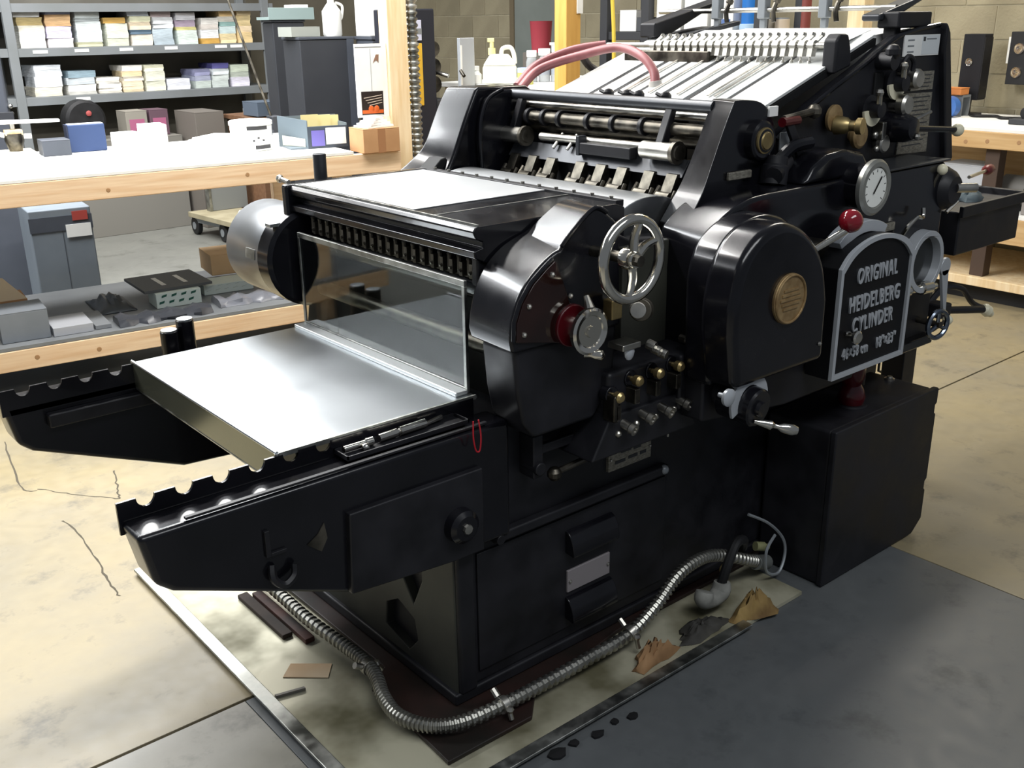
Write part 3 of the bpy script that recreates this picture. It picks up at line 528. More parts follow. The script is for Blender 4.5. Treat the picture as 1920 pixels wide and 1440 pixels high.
pl_ = part('finger_plate', B().hexa([(0.855, 0.12, 1.160), (0.865, 0.12, 1.158), (0.865, 0.82, 1.158), (0.855, 0.82, 1.160), (0.885, 0.12, 1.203), (0.895, 0.12, 1.201), (0.895, 0.82, 1.201), (0.885, 0.82, 1.203)]), DARKG, 0.001)
fb = B().hexa([(0.815, 0.0, 1.098), (0.85, 0.0, 1.095), (0.85, 0.036, 1.095), (0.815, 0.036, 1.098), (0.850, 0.0, 1.168), (0.872, 0.0, 1.168), (0.872, 0.036, 1.168), (0.850, 0.036, 1.168)]).cyl((0.822, -0.004, 1.112), (0.822, 0.040, 1.112), 0.014, n=12).cyl((0.838, 0.046, 1.135), (0.812, 0.050, 1.100), 0.007, n=8).cyl((0.83, -0.014, 1.128), (0.808, -0.016, 1.098), 0.006, n=8)
f0 = part('plate_finger', B().add([(v[0], v[1]+0.13, v[2]) for v in fb.v], fb.f), mat('oily claw steel', '#5f5b52', 0.35, 0.9, '#3d3a34', 40), 0, pl_)
for k in (0.080, 0.180, 0.262, 0.345, 0.470, 0.552, 0.635): copy_part(f0, pl_, (0, k, 0))
part('finger_bar', B().box(0.88, 0.92, 0.10, 0.84, 1.06, 1.165), NEARBLACK, 0, pl_)
for y_, x_ in ((0.20, 0.86), (0.80, 0.86)):
    eb = part('eccentric', B().cyl((x_, y_-0.05, 1.222), (x_, y_+0.06, 1.222), 0.024, n=20), STEEL, 0.002)
    part('eccentric_cap', B().lathe((x_, y_-0.05, 1.222), (0, -1, 0), [(0, 0.030), (0.012, 0.030), (0.012, 0.020), (0.016, 0.018), (0.016, 0)], 20), DKSTEEL, 0, eb)
    part('swing_arm', B().hexa([(x_-0.01, y_-0.01, 1.235), (x_+0.02, y_-0.01, 1.235), (x_+0.02, y_+0.015, 1.235), (x_-0.01, y_+0.015, 1.235), (x_+0.03, y_-0.01, 1.33), (x_+0.05, y_-0.01, 1.33), (x_+0.05, y_+0.015, 1.33), (x_+0.03, y_+0.015, 1.33)]), BLACKM, 0.003, eb)
for y_ in (0.62, 0.56):
    part('prong', B().cyl((0.90, y_, 1.235), (0.865, y_+0.006, 1.195), 0.005, n=8), STEEL)
part('stop_block', B().box(0.85, 0.88, 0.30, 0.50, 1.190, 1.222), BLACKM, 0.004)
part('stop_block', B().box(0.85, 0.88, 0.50, 0.515, 1.185, 1.240), DARKG, 0.003)
for y_ in (0.52, 0.445, 0.40, 0.30):
    part('side_guide', B().sphere((0.985, y_, 1.348), 0.015, 10, 1.2, 1.0, 1.0).cyl((0.985, y_+0.01, 1.348), (0.985, y_+0.035, 1.356), 0.005, n=6), BLACKM)
# ---- feed board
sl = (1.50-1.315)/(1.56-1.02)
def bz(x): return 1.315+(x-1.02)*sl
def strip(y0, y1, dz, t, x0=1.02, x1=1.56):
    return B().hexa([(x0, y0, bz(x0)+dz-t), (x1, y0, bz(x1)+dz-t), (x1, y1, bz(x1)+dz-t), (x0, y1, bz(x0)+dz-t), (x0, y0, bz(x0)+dz), (x1, y0, bz(x1)+dz), (x1, y1, bz(x1)+dz), (x0, y1, bz(x0)+dz)])
fbd = part('feed_board', strip(0.03, 0.86, -0.010, 0.02), NEARBLACK)
edges = (0.035, 0.17, 0.185, 0.30, 0.325, 0.41, 0.43, 0.515, 0.530, 0.605, 0.625, 0.685, 0.705, 0.86)
for k in range(0, len(edges), 2): part('board_plate', strip(edges[k], edges[k+1], 0.0, 0.008), FEEDW, 0.001, fbd)
for k, y_ in enumerate((0.178, 0.312, 0.42, 0.522, 0.615, 0.695)): part('feed_tape', strip(y_-0.006, y_+0.006, -0.002, 0.003), BLACKR, 0, fbd)
for k, (y_, l) in enumerate(((0.225, 0.30), (0.25, 0.40), (0.36, 0.25), (0.47, 0.35), (0.57, 0.4))): part('spring_strip', strip(y_-0.004, y_+0.004, 0.006, 0.002, 1.10, 1.10+l), STEEL, 0, fbd)
# finger rod over the board
fr = part('finger_rod', B().cyl((1.36, 0.02, 1.475), (1.36, 0.90, 1.470), 0.008, n=12), STEEL)
fm = B().cyl((1.36, -0.008, 1.475), (1.36, 0.012, 1.475), 0.014, n=10).hexa([(1.345, -0.006, 1.445), (1.365, -0.006, 1.445), (1.365, 0.01, 1.445), (1.345, 0.01, 1.445), (1.35, -0.006, 1.475), (1.372, -0.006, 1.475), (1.372, 0.01, 1.475), (1.35, 0.01, 1.475)]).cyl((1.352, 0.002, 1.446), (1.350, 0.002, 1.432), 0.0025, n=6).sphere((1.350, 0.002, 1.430), 0.006, 8).cyl((1.365, 0.0, 1.48), (1.385, -0.01, 1.500), 0.006, n=8).sphere((1.386, -0.01, 1.502), 0.008, 8)
ff = part('feed_finger', B().add([(v[0], v[1]+0.10, v[2]) for v in fm.v], fm.f), STEEL, 0, fr)
for k in range(1, 21): copy_part(ff, fr, (0, 0.0295*k, -0.0002*k))
part('rod_bracket', B().prism([(1.33, 1.40), (1.33, 1.49), (1.35, 1.505), (1.385, 1.505), (1.40, 1.47), (1.41, 1.42)], 'y', 0.005, 0.05), BLACKM, 0.008, fr)
part('lower_bar', B().box(1.335, 1.385, 0.45, 0.80, 1.40, 1.455), DKSTEEL, 0.004, fr)
# ---- feeder side frames
fs_ = [(1.071, 1.250), (1.18, 1.308), (1.317, 1.370), (1.462, 1.428), (1.535, 1.464), (1.613, 1.494), (1.72, 1.512), (1.832, 1.522), (1.858, 1.50), (1.888, 1.362), (1.955, 1.13), (1.90, 1.05), (1.20, 1.08), (1.08, 1.16)]
fp = part('feeder_frame', B().prism(fs_, 'y', -0.01, 0.03), BLACKM, 0.006)
part('frame_rim', B().tube([(p[0], -0.008, p[1]) for p in fs_[:8]], 0.007, 8), BLACK, 0, fp)
part('back_post', B().prism([(1.84, 1.53), (1.865, 1.50), (1.975, 1.12), (1.93, 1.12), (1.84, 1.45)], 'y', -0.03, 0.05), BLACKM, 0.006, fp)
part('feeder_frame', B().prism(fs_, 'y', 0.86, 0.90), BLACKM, 0.006)
part('slot_shade', B().box(1.50, 1.545, -0.018, -0.006, 1.27, 1.40), NEARBLACK, 0.004, fp)  # raised black box, painted shade in place of a cut slot
# signs on the frame
sg = part('notice', B().box(1.636, 1.832, -0.0145, -0.011, 1.438, 1.496), WHITEP, 0)
for z in (1.482, 1.466, 1.450): part('print_line', B().box(1.655, 1.690, -0.0150, -0.0143, z-0.0022, z+0.0022), GREYM, 0, sg)
part('print_line', B().box(1.756, 1.812, -0.0156, -0.0150, 1.482, 1.486), GREYM, 0, sg)
part('print_mark', B().box(1.738, 1.750, -0.0156, -0.0150, 1.478, 1.490), DARKG, 0, sg)
part('notice_panel', B().box(1.733, 1.830, -0.0152, -0.0144, 1.441, 1.494), mat('pale grey paper', '#d3d8da', 0.6), 0, sg)
p1_ = part('instruction_plate', B().prism([(1.70, 1.393), (1.824, 1.393), (1.824, 1.340), (1.70, 1.340)], 'y', -0.014, -0.010), PLATEM, 0)
p2_ = part('instruction_plate', B().prism([(1.675, 1.334), (1.826, 1.331), (1.832, 1.155), (1.660, 1.160)], 'y', -0.014, -0.010), PLATEM, 0)
for k in range(4): part('print_line', B().box(1.712, 1.812-0.01*(k % 2), -0.0146, -0.0138, 1.381-0.011*k, 1.384-0.011*k), DARKG, 0, p1_)
for k in range(12): part('print_line', B().box(1.685, 1.815-0.012*(k % 3), -0.0146, -0.0138, 1.318-0.0125*k, 1.3215-0.0125*k), DARKG, 0, p2_)
# dials and knobs on the frame
def disc(nm, x, z, r, m, dy=0.02, par=fp): return part(nm, B().lathe((x, -0.01, z), (0, -1, 0), [(0, r*0.5), (dy*0.6, r*0.5), (dy*0.6, r), (dy, r), (dy*1.15, r*0.8), (dy*1.15, 0)], 22), m, 0, par)
disc('brass_disc', 1.300, 1.290, 0.036, BRONZE, 0.02); 
bk = part('brass_valve', B().lathe((1.305, -0.03, 1.272), (0.2, -1, 0), [(0, 0.026), (0.03, 0.022), (0.04, 0.014), (0.055, 0.014), (0.06, 0.022), (0.075, 0.022), (0.075, 0)], 16), BRASS)
disc('dark_disc', 1.416, 1.236, 0.036, BRONZE, 0.03); disc('steel_knob', 1.607, 1.308, 0.030, STEEL, 0.05); disc('steel_knob', 1.652, 1.378, 0.028, STEEL, 0.05); disc('grey_disc', 1.545, 1.203, 0.026, STEEL, 0.03)
for x, z in ((1.478, 1.302), (1.590, 1.368)):
    sc = part('half_dial', B().prism(arc(x, z, 0.046, 185, 355, 14)+arc(x, z, 0.022, 355, 185, 10), 'y', -0.035, -0.028), CREAM, 0)
    part('half_dial_hub', B().lathe((x, -0.01, z), (0, -1, 0), [(0, 0.04), (0.015, 0.04), (0.02, 0.024), (0.05, 0.022), (0.052, 0)], 18), BLACKM, 0, sc)
    part('dial_finger', B().cyl((x, -0.05, z), (x-0.02, -0.06, z+0.045), 0.008, n=8).sphere((x-0.02, -0.06, z+0.048), 0.012, 8), STEEL, 0, sc)
part('bracket_knob', B().cyl((1.52, -0.01, 1.43), (1.52, -0.06, 1.43), 0.024).sphere((1.52, -0.05, 1.455), 0.022, 10).cyl((1.60, -0.01, 1.42), (1.60, -0.05, 1.415), 0.018).tube(smooth_path([(1.58, -0.04, 1.40), (1.60, -0.05, 1.44), (1.635, -0.05, 1.425), (1.64, -0.045, 1.38)]), 0.007, 8), BLACKM, 0, fp)
part('pawl', B().box(1.52, 1.54, -0.045, -0.01, 1.215, 1.265).sphere((1.505, -0.03, 1.23), 0.012, 8).sphere((1.52, -0.03, 1.19), 0.010, 8), STEEL, 0.003, fp)
tl = part('throw_lever', B().cyl((1.60, -0.08, 1.245), (1.84, -0.095, 1.225), 0.009, n=10), BLACK)
part('ball_grip', B().sphere((1.85, -0.096, 1.223), 0.019, 16), CREAM, 0, tl)
part('lever_boss', B().lathe((1.60, -0.01, 1.245), (0, -1, 0), [(0, 0.045), (0.06, 0.04), (0.085, 0.03), (0.09, 0)], 20), BLACK, 0, tl)
part('lever_pin', B().cyl((1.62, -0.08, 1.265), (1.70, -0.085, 1.285), 0.005, n=8).sphere((1.612, -0.10, 1.222), 0.010, 8), STEEL, 0, tl)
# ---- head of the feeder: bars and clamps over the pile
hr = part('feeder_rod', B().cyl((1.70, 0.06, 1.572), (1.70, 0.98, 1.572), 0.008, n=12), STEEL)
for y_ in (0.30, 0.53, 0.72):
    c_ = part('rod_clamp', B().box(1.685, 1.715, y_-0.016, y_+0.016, 1.545, 1.615).box(1.695, 1.71, y_-0.012, y_+0.012, 1.515, 1.56), GREYM, 0.004, hr)
    part('thumb_screw', B().tube(smooth_path([(1.70, y_-0.05, 1.60), (1.69, y_-0.045, 1.57), (1.69, y_-0.05, 1.535)]), 0.008, 8).sphere((1.70, y_-0.05, 1.60), 0.013, 8), DKSTEEL, 0, hr)
part('rail_block', B().hexa([(1.60, 0.05, 1.535), (1.66, 0.05, 1.535), (1.66, 0.11, 1.535), (1.60, 0.11, 1.535), (1.60, 0.05, 1.553), (1.95, 0.05, 1.632), (1.95, 0.11, 1.632), (1.60, 0.11, 1.553)]), DARKG, 0.006)
part('rail_block', B().box(1.62, 1.80, 0.0, 0.07, 1.515, 1.56), BLACKM, 0.006)
part('rail_foot', B().box(1.64, 1.67, 0.02, 0.06, 1.46, 1.53), BLACKM, 0.004)
part('far_rail', B().hexa([(1.50, 0.82, 1.49), (1.56, 0.82, 1.49), (1.56, 0.89, 1.49), (1.50, 0.89, 1.49), (1.50, 0.82, 1.535), (1.88, 0.82, 1.62), (1.88, 0.89, 1.62), (1.50, 0.89, 1.535)]), BLACKM, 0.006)
part('far_rail', B().hexa([(1.45, 0.70, 1.475), (1.80, 0.70, 1.525), (1.80, 0.73, 1.525), (1.45, 0.73, 1.475), (1.45, 0.70, 1.49), (1.80, 0.70, 1.54), (1.80, 0.73, 1.54), (1.45, 0.73, 1.49)]), DARKG, 0.003)
# ---- vacuum hoses and their fitting
h1 = part('hose', B().tube(smooth_path([(1.00, 0.93, 1.345), (1.10, 0.95, 1.40), (1.2, 0.86, 1.442), (1.22, 0.72, 1.466), (1.20, 0.60, 1.445), (1.19, 0.535, 1.40), (1.17, 0.51, 1.350)], 8), 0.014, 12), PINK)
part('hose', B().tube(smooth_path([(1.00, 0.95, 1.35), (1.12, 0.99, 1.41), (1.22, 0.93, 1.455), (1.30, 0.85, 1.472)], 8), 0.014, 12), PINK)
part('hose', B().tube(smooth_path([(1.24, 0.90, 1.44), (1.30, 0.92, 1.40), (1.36, 0.90, 1.375), (1.42, 0.88, 1.37)], 8), 0.013, 10), mat('grey rubber hose', '#55504d', 0.5))
part('hose_fitting', B().lathe((1.165, 0.505, 1.375), (0.05, -0.1, -1), [(0, 0.018), (0.02, 0.022), (0.05, 0.030), (0.07, 0.030), (0.07, 0)], 16), CLEARP, 0, h1)
# ---- far side pieces
fd = part('far_drum', B().lathe((0.165, 0.84, 0.938), (0, 1, 0), [(0, 0.10), (0.0, 0.125), (0.012, 0.135), (0.07, 0.135), (0.07, 0)], 36), BLACK)
part('far_canister', B().lathe((0.165, 0.91, 0.938), (0, 1, 0), [(0, 0.132), (0.20, 0.132), (0.225, 0.118), (0.235, 0.08), (0.235, 0)], 40), mat('brushed dark steel', '#93969a', 0.3, 1.0, '#a5a8ac', 4, rough2=0.38), 0, fd)
part('canister_label', B().prism([(0.165+0.1335*math.cos(math.radians(a)), 0.938+0.1335*math.sin(math.radians(a))) for a in (168, 174, 180)]+[(0.165+0.131*math.cos(math.radians(a)), 0.938+0.131*math.sin(math.radians(a))) for a in (180, 174, 168)], 'y', 0.93, 0.985), GALV, 0, fd)
part('drum_latch', B().box(0.05, 0.115, 0.855, 0.885, 1.035, 1.045), ALU, 0.002, fd)
for x, z0, z1, y_ in ((-0.215, 0.60, 0.775, 0.975), (-0.165, 0.60, 0.795, 0.985)):
    q = part('far_post', B().cyl((x, y_, z0), (x, y_, z1), 0.024, n=18), BLACK, 0.003)
    part('post_cap', B().cyl((x, y_, z1-0.001), (x, y_, z1+0.004), 0.022, n=18), ALU, 0.001, q)
part('far_post_bracket', B().box(-0.25, 0.12, 0.89, 1.0, 0.62, 0.70), BLACKM, 0.006)
part('far_post', B().cyl((0.285, 0.98, 1.0), (0.285, 0.98, 1.20), 0.019, n=16), DARKG, 0.002)
part('far_side_frame', B().prism([(0.20, 0.70), (1.18, 0.70), (1.10, 1.0), (0.25, 1.0)], 'y', 0.86, 0.98), BLACKM, 0.01)
part('under_frame', B().box(1.15, 1.80, 0.10, 0.86, 0.68, 1.06), BLACKM, 0.01)
part('far_body', B().box(1.0, 1.75, 0.86, 1.0, 0.90, 1.30), BLACKM, 0.01)
#PART2
# rear tray of the feeder
rt = part('rear_tray', B().box(1.93, 2.35, -0.10, 0.42, 0.825, 0.965), BLACKM, 0.006)
part('tray_rim', B().box(1.92, 2.37, -0.115, -0.10, 0.95, 0.985).box(2.35, 2.37, -0.10, 0.42, 0.95, 0.985), BLACKM, 0.003, rt)
pile = thing('paper_pile', 'tall white stack of printing paper loaded in the press feeder', 'paper', (1.9, 0.42, 1.06))
obj('paper_block', B().hexa([(1.59, 0.075, 1.062), (1.82, 0.075, 1.062), (1.82, 0.69, 1.062), (1.59, 0.69, 1.062), (1.59, 0.075, 1.494), (1.82, 0.075, 1.514), (1.82, 0.69, 1.514), (1.59, 0.69, 1.494)]), WHITEP, pile)
obj('top_sheet', B().hexa([(1.42, 0.075, 1.468), (1.60, 0.075, 1.510), (1.60, 0.69, 1.510), (1.42, 0.69, 1.468), (1.42, 0.075, 1.4695), (1.60, 0.075, 1.5115), (1.60, 0.69, 1.5115), (1.42, 0.69, 1.4695)]), WHITEP, pile)

# ================================================================== CABINET, DRIP TRAY, CONDUIT AND WHAT LIES ABOUT THE PRESS
cab = thing('pump_cabinet', 'low square black steel cabinet standing at the right foot of the press', 'cabinet', (1.385, -0.15, 0))
obj('body', B().prism([(1.125, 0.0), (1.60, 0.0), (1.655, 0.045), (1.655, 0.482), (1.125, 0.482)], 'y', -0.225, -0.010), BLACKM, cab, 0.012, 3)
obj('front_panel', B().prism([(1.118, 0.005), (1.61, 0.005), (1.660, 0.045), (1.660, 0.145), (1.652, 0.150), (1.652, 0.175), (1.662, 0.182), (1.662, 0.40), (1.653, 0.405), (1.653, 0.43), (1.662, 0.435), (1.662, 0.485), (1.118, 0.485)], 'y', -0.242, -0.222), BLACKM, cab, 0.006)
obj('top_bolt', B().lathe((1.62, -0.10, 0.482), (0, 0, 1), [(0, 0.016), (0.005, 0.016), (0.008, 0.009), (0.012, 0.008), (0.012, 0)], 14), STEEL, cab)
rb_ = thing('red_pump_knob', 'dark red glossy casting on top of the black cabinet under the maker plate', 'pump part', (1.345, -0.14, 0.482))
obj('foot', B().lathe((1.345, -0.14, 0.4825), (0, 0, 1), [(0, 0.046), (0.006, 0.044), (0.006, 0)], 24), BLACKM, rb_)
obj('casting', B().lathe((1.345, -0.14, 0.487), (-0.1, 0, 1), [(0, 0.034), (0.02, 0.040), (0.045, 0.034), (0.06, 0.026), (0.085, 0.036), (0.12, 0.038), (0.15, 0.02), (0.15, 0)], 20), REDC, rb_)
# drip tray: a sheet with a flat rim bar on the two visible edges
TRAYM = mat('greasy tray sheet', '#b9b59f', 0.34, 0.25, '#6a664f', 4, rough2=0.6, lo=0.45, hi=0.66)
dt = thing('drip_tray', 'shallow greasy sheet metal drip tray under the press', 'drip tray', (0.3, 0.4, 0))
obj('sheet', B().box(-0.345, 1.05, -0.225, 1.15, 0.0015, 0.012), TRAYM, dt)
obj('rim_bar', B().box(-0.352, -0.318, -0.235, 1.15, 0.012, 0.020), GALV, dt, 0.002)
obj('rim_bar', B().box(-0.352, 0.80, -0.245, -0.212, 0.012, 0.020), GALV, dt, 0.002)
RUST = mat('rusty oiled wood', '#4a2a22', 0.7, 0, '#1c1512', 9, bump=0.2)
tag(obj('base_pad', B().prism([(-0.14, -0.145), (0.10, -0.148), (0.16, -0.09), (0.5, -0.03), (1.05, -0.03), (1.05, 0.92), (-0.06, 0.92), (-0.055, 0.24), (-0.125, 0.19)], 'z', 0.0125, 0.0245), mat('oil soaked pad', '#17130f', 0.55, 0, '#2c1a16', 7, bump=0.2), None, 0.003), 'oil blackened pad with rusty edges under the foot of the press', 'pad')
tag(obj('wooden_strip', B().box(-0.150, -0.122, 0.47, 0.78, 0.0125, 0.028), RUST, None, 0.003), 'rust brown wooden strip lying beside the conduit in the drip tray', 'wood strip')
tag(obj('wooden_strip', B().box(-0.185, -0.155, 0.53, 0.80, 0.0125, 0.026), mat('dark weathered wood', '#3a2f28', 0.8, 0, '#241d18', 9), None, 0.003), 'short dark weathered strip outside the rust brown one in the drip tray', 'wood strip')
tag(obj('card_scrap', B().prism([(-0.263, 0.383), (-0.178, 0.307), (-0.141, 0.352), (-0.221, 0.421)], 'z', 0.0125, 0.0145), mat('tan card', '#d8b48a', 0.7, 0, '#e6cfae', 5)), 'small tan card scrap lying in the drip tray', 'card')
tag(obj('thin_bar', B().hexa([(-0.315, 0.318, 0.0125), (-0.245, 0.300, 0.0125), (-0.245, 0.308, 0.0125), (-0.315, 0.326, 0.0125), (-0.315, 0.318, 0.020), (-0.245, 0.300, 0.020), (-0.245, 0.308, 0.020), (-0.315, 0.326, 0.020)]), TANGREY), 'thin grey metal bar lying in the drip tray between its rim and the card scrap', 'metal bar')
# flexible conduit
cpath = smooth_path([(-0.108, 0.82, 0.05), (-0.111, 0.663, 0.052), (-0.115, 0.507, 0.055), (-0.108, 0.355, 0.058), (-0.104, 0.26, 0.058), (-0.114, 0.183, 0.056), (-0.141, 0.11, 0.052), (-0.152, 0.031, 0.05), (-0.123, -0.041, 0.05), (-0.064, -0.085, 0.052), (0.052, -0.102, 0.054), (0.18, -0.102, 0.052), (0.322, -0.102, 0.055), (0.474, -0.10, 0.060), (0.572, -0.10, 0.104), (0.652, -0.10, 0.161), (0.738, -0.10, 0.178), (0.828, -0.10, 0.158), (0.952, -0.10, 0.097), (1.03, -0.09, 0.055)], 44)
cd_ = thing('flexible_conduit', 'ribbed steel flexible conduit curving around the foot of the press', 'conduit', (0.3, -0.1, 0.0125))
obj('ribbed_sleeve', B().tube(cpath, 0.016, 10, rf=lambda k: 0.0138+(0.0040 if k % 6 in (0, 1, 2) else 0)), mat('dull galvanised', '#a8a7a0', 0.38, 0.95, '#8a8983', 15), cd_)
obj('end_ferrule', B().cyl((1.00, -0.095, 0.068), (1.07, -0.085, 0.040), 0.022, n=14), mat('grey ferrule', '#7c7f7c', 0.5, 0.4), cd_, 0.003)
for (x, y, z), d in (((-0.109, 0.225, 0.057), (0, 1, 0)), ((0.052, -0.102, 0.054), (1, 0, 0)), ((0.478, -0.10, 0.062), (1, 0, 0.3))):
    d = Vector(d).normalized(); c = Vector((x, y, z))
    k_ = obj('clamp', B().cyl(c-d*0.009, c+d*0.009, 0.0205, n=16), STEEL, cd_, 0.001)
    s_ = Vector((0, 0, 1)).cross(d).normalized()
    obj('clamp_bolt', B().cyl(c+s_*0.02+Vector((0, 0, 0.01)), c+s_*0.038+Vector((0, 0, 0.022)), 0.0085, n=8), STEEL, k_)
    obj('clamp_foot', B().cyl(c-s_*0.02, Vector((c.x-s_.x*0.03, c.y-s_.y*0.03, 0.030)), 0.006, n=8).sphere(c-s_*0.024, 0.010, 8), STEEL, k_)
ca = thing('black_cable', 'black cable looping over the conduit into a lump of grey putty', 'cable', (0.8, -0.08, 0.0125))
obj('cable_sheath', B().tube(smooth_path([(0.805, -0.125, 0.075), (0.815, -0.135, 0.14), (0.855, -0.13, 0.195), (0.915, -0.11, 0.178), (0.955, -0.08, 0.13), (0.975, -0.05, 0.09)], 6), 0.014, 10), BLACKR, ca)
obj('putty_elbow', B().tube(smooth_path([(0.74, -0.125, 0.090), (0.735, -0.128, 0.068), (0.765, -0.13, 0.056), (0.80, -0.13, 0.068), (0.808, -0.128, 0.095)], 5), 0.026, 12, rf=lambda k: 0.024+0.003*math.sin(k*0.5)), PUTTY, ca)
tag(obj('grey_wire', B().tube(smooth_path([(0.958, -0.09, 0.235), (1.03, -0.11, 0.190), (1.09, -0.12, 0.125), (1.10, -0.125, 0.07), (1.06, -0.135, 0.030), (1.01, -0.13, 0.05), (1.0, -0.13, 0.12), (1.05, -0.12, 0.15)], 8), 0.0045, 6), GREYM), 'thin grey wire looping between the press foot and the black cabinet', 'wire')
tag(obj('wire_connector', B().lathe((1.03, -0.07, 0.100), (0.8, -0.3, -0.2), [(0, 0.014), (0.03, 0.014), (0.032, 0.009), (0.045, 0.009), (0.045, 0)], 14), mat('olive plastic', '#8a8a64', 0.5)), 'small olive wire connector inside the grey wire loop', 'connector')
tag(obj('brass_ring', B().torus((0.898, -0.065, 0.075), (0.3, 1, 0), 0.014, 0.0035, 20, 8), BRASS), 'small brass ring hanging below the ribbed conduit', 'ring')
def crumple(name, cx, cy, rx, ry, h, m, label, cat, seed):
    rnd = random.Random(seed); n, k = 22, 6; vs = [(cx, cy, 0.0125+h*0.75)]; fs = []
    for j in range(1, k+1):
        for i in range(n):
            a = 2*PI*i/n; rr = j/k*(1+0.25*math.sin(3*a+seed)+0.18*rnd.uniform(-1, 1))
            vs.append((cx+rx*rr*math.cos(a), cy+ry*rr*math.sin(a), 0.0125+max(0.001, h*(1-(j/k)**2)*(0.6+0.7*rnd.random()))))
    for i in range(n): fs.append((0, 1+i, 1+(i+1) % n))
    for j in range(k-1):
        for i in range(n): fs.append((1+j*n+i, 1+(j+1)*n+i, 1+(j+1)*n+(i+1) % n, 1+j*n+(i+1) % n))
    fs.append(tuple(1+(k-1)*n+i for i in range(n-1, -1, -1)))
    return tag(obj(name, B().add(vs, fs), m, sharp=60), label, cat)
RAG = mat('brown paper towel', '#a5805a', 0.8, 0, '#7c5d3e', 8, bump=0.2)
crumple('paper_towel', 0.49, -0.170, 0.075, 0.030, 0.05, RAG, 'crumpled brown paper towel by the conduit clamp on the tray rim', 'paper towel', 3)
crumple('paper_towel', 0.86, -0.20, 0.07, 0.04, 0.06, mat('yellowed card', '#a58a54', 0.8, 0, '#6b5230', 9), 'yellowed crumpled paper at the foot of the black cabinet', 'paper towel', 5)
crumple('oily_rag', 0.68, -0.165, 0.09, 0.035, 0.03, mat('oily dark rag', '#2a2825', 0.7, 0, '#44423d', 9, bump=0.2), 'dark oily rag between the two crumpled papers on the tray', 'rag', 9)
for k, (x, y, r, lab) in enumerate(((0.075, -0.262, 0.022, 'largest black floor chip, nearest the tray corner'), (0.128, -0.262, 0.014, 'black floor chip second from the tray corner'), (0.19, -0.275, 0.016, 'black floor chip third from the tray corner'), (0.25, -0.268, 0.012, 'black floor chip fourth from the tray corner'), (0.30, -0.283, 0.015, 'black floor chip farthest from the tray corner'))):
    rnd = random.Random(k); n = 7
    tag(obj('floor_chip', B().prism([(x+r*(0.7+0.6*rnd.random())*math.cos(2*PI*i/n), y+0.8*r*(0.7+0.6*rnd.random())*math.sin(2*PI*i/n)) for i in range(n)], 'z', 0.0, 0.006), BLACKR), lab, 'debris', 'black chips on the floor')
# tools on the near arm
tt = thing('tool_tray', 'narrow black tool tray lying on the near delivery arm', 'tray', (-0.11, 0.015, 0.7335))
obj('tray_floor', B().box(-0.258, 0.045, -0.012, 0.042, 0.7335, 0.736), BLACKM, tt)
for a in ((-0.258, 0.045, -0.012, -0.009), (-0.258, 0.045, 0.039, 0.042), (-0.258, -0.255, -0.012, 0.042), (0.042, 0.045, -0.012, 0.042)): obj('tray_wall', B().box(*a, 0.736, 0.743), BLACKM, tt)
tag(obj('steel_rod', B().lathe((-0.248, 0.020, 0.7465), (1, 0.0, 0), [(0, 0.007), (0.05, 0.007), (0.052, 0.0095), (0.068, 0.0095), (0.075, 0)], 12), CHROME), 'short bright steel rod at the front end of the tool tray', 'rod')
sd = thing('socket_wrench', 'bright steel wrench with a jointed handle in the tool tray', 'wrench', (-0.08, 0.02, 0.7365))
obj('handle', B().lathe((-0.165, 0.020, 0.7475), (1, 0.05, 0), [(0, 0.009), (0.045, 0.009), (0.047, 0.006), (0.052, 0.006), (0.054, 0.010), (0.12, 0.010), (0.122, 0)], 12), CHROME, sd)
obj('jaw', B().hexa([(-0.045, 0.020, 0.742), (0.005, 0.028, 0.742), (0.005, 0.036, 0.742), (-0.045, 0.030, 0.742), (-0.045, 0.020, 0.748), (0.005, 0.028, 0.752), (0.005, 0.036, 0.752), (-0.045, 0.030, 0.748)]), CHROME, sd, 0.002)
tag(obj('steel_ball', B().sphere((-0.205, 0.005, 0.744), 0.0085, 14), CHROME), 'bright round steel knob lying in the tool tray', 'ball')
tag(obj('red_wire_loop', B().tube(smooth_path([(0.022, -0.056, 0.757), (0.020, -0.058, 0.72), (0.026, -0.058, 0.690), (0.036, -0.058, 0.688), (0.040, -0.058, 0.72), (0.036, -0.056, 0.757)], 6), 0.0018, 6), mat('red wire', '#b3202c', 0.4)), 'thin loop of red wire hanging from the near delivery arm', 'wire')
# on the rear tray
RAGG = mat('green black cloth', '#2f3d3a', 0.85, 0, '#212a29', 8, bump=0.2)
cl = crumple('shop_cloth', 2.10, 0.20, 0.09, 0.07, 0.08, RAGG, 'dark green shop cloth crumpled on the rear tray of the press', 'cloth', 12); cl.location.z = 0.966
cl2 = crumple('shop_cloth', 2.18, 0.0, 0.08, 0.045, 0.03, mat('slate cloth', '#56646a', 0.8, 0, '#3f4a50', 8), 'slate blue cloth lying near the front edge of the rear tray', 'cloth', 14); cl2.location.z = 0.966
sdv = thing('screwdriver', 'screwdriver with dark red handle lying on the rear tray', 'screwdriver', (2.35, 0.05, 0.966))
obj('blade', B().cyl((2.20, 0.02, 1.035), (2.42, 0.07, 1.03), 0.006, n=8), STEEL, sdv)
obj('handle', B().lathe((2.42, 0.07, 1.03), (0.97, 0.22, -0.02), [(0, 0.012), (0.01, 0.018), (0.06, 0.018), (0.07, 0.012), (0.07, 0)], 12), mat('dark red plastic', '#6a2a2a', 0.4), sdv)

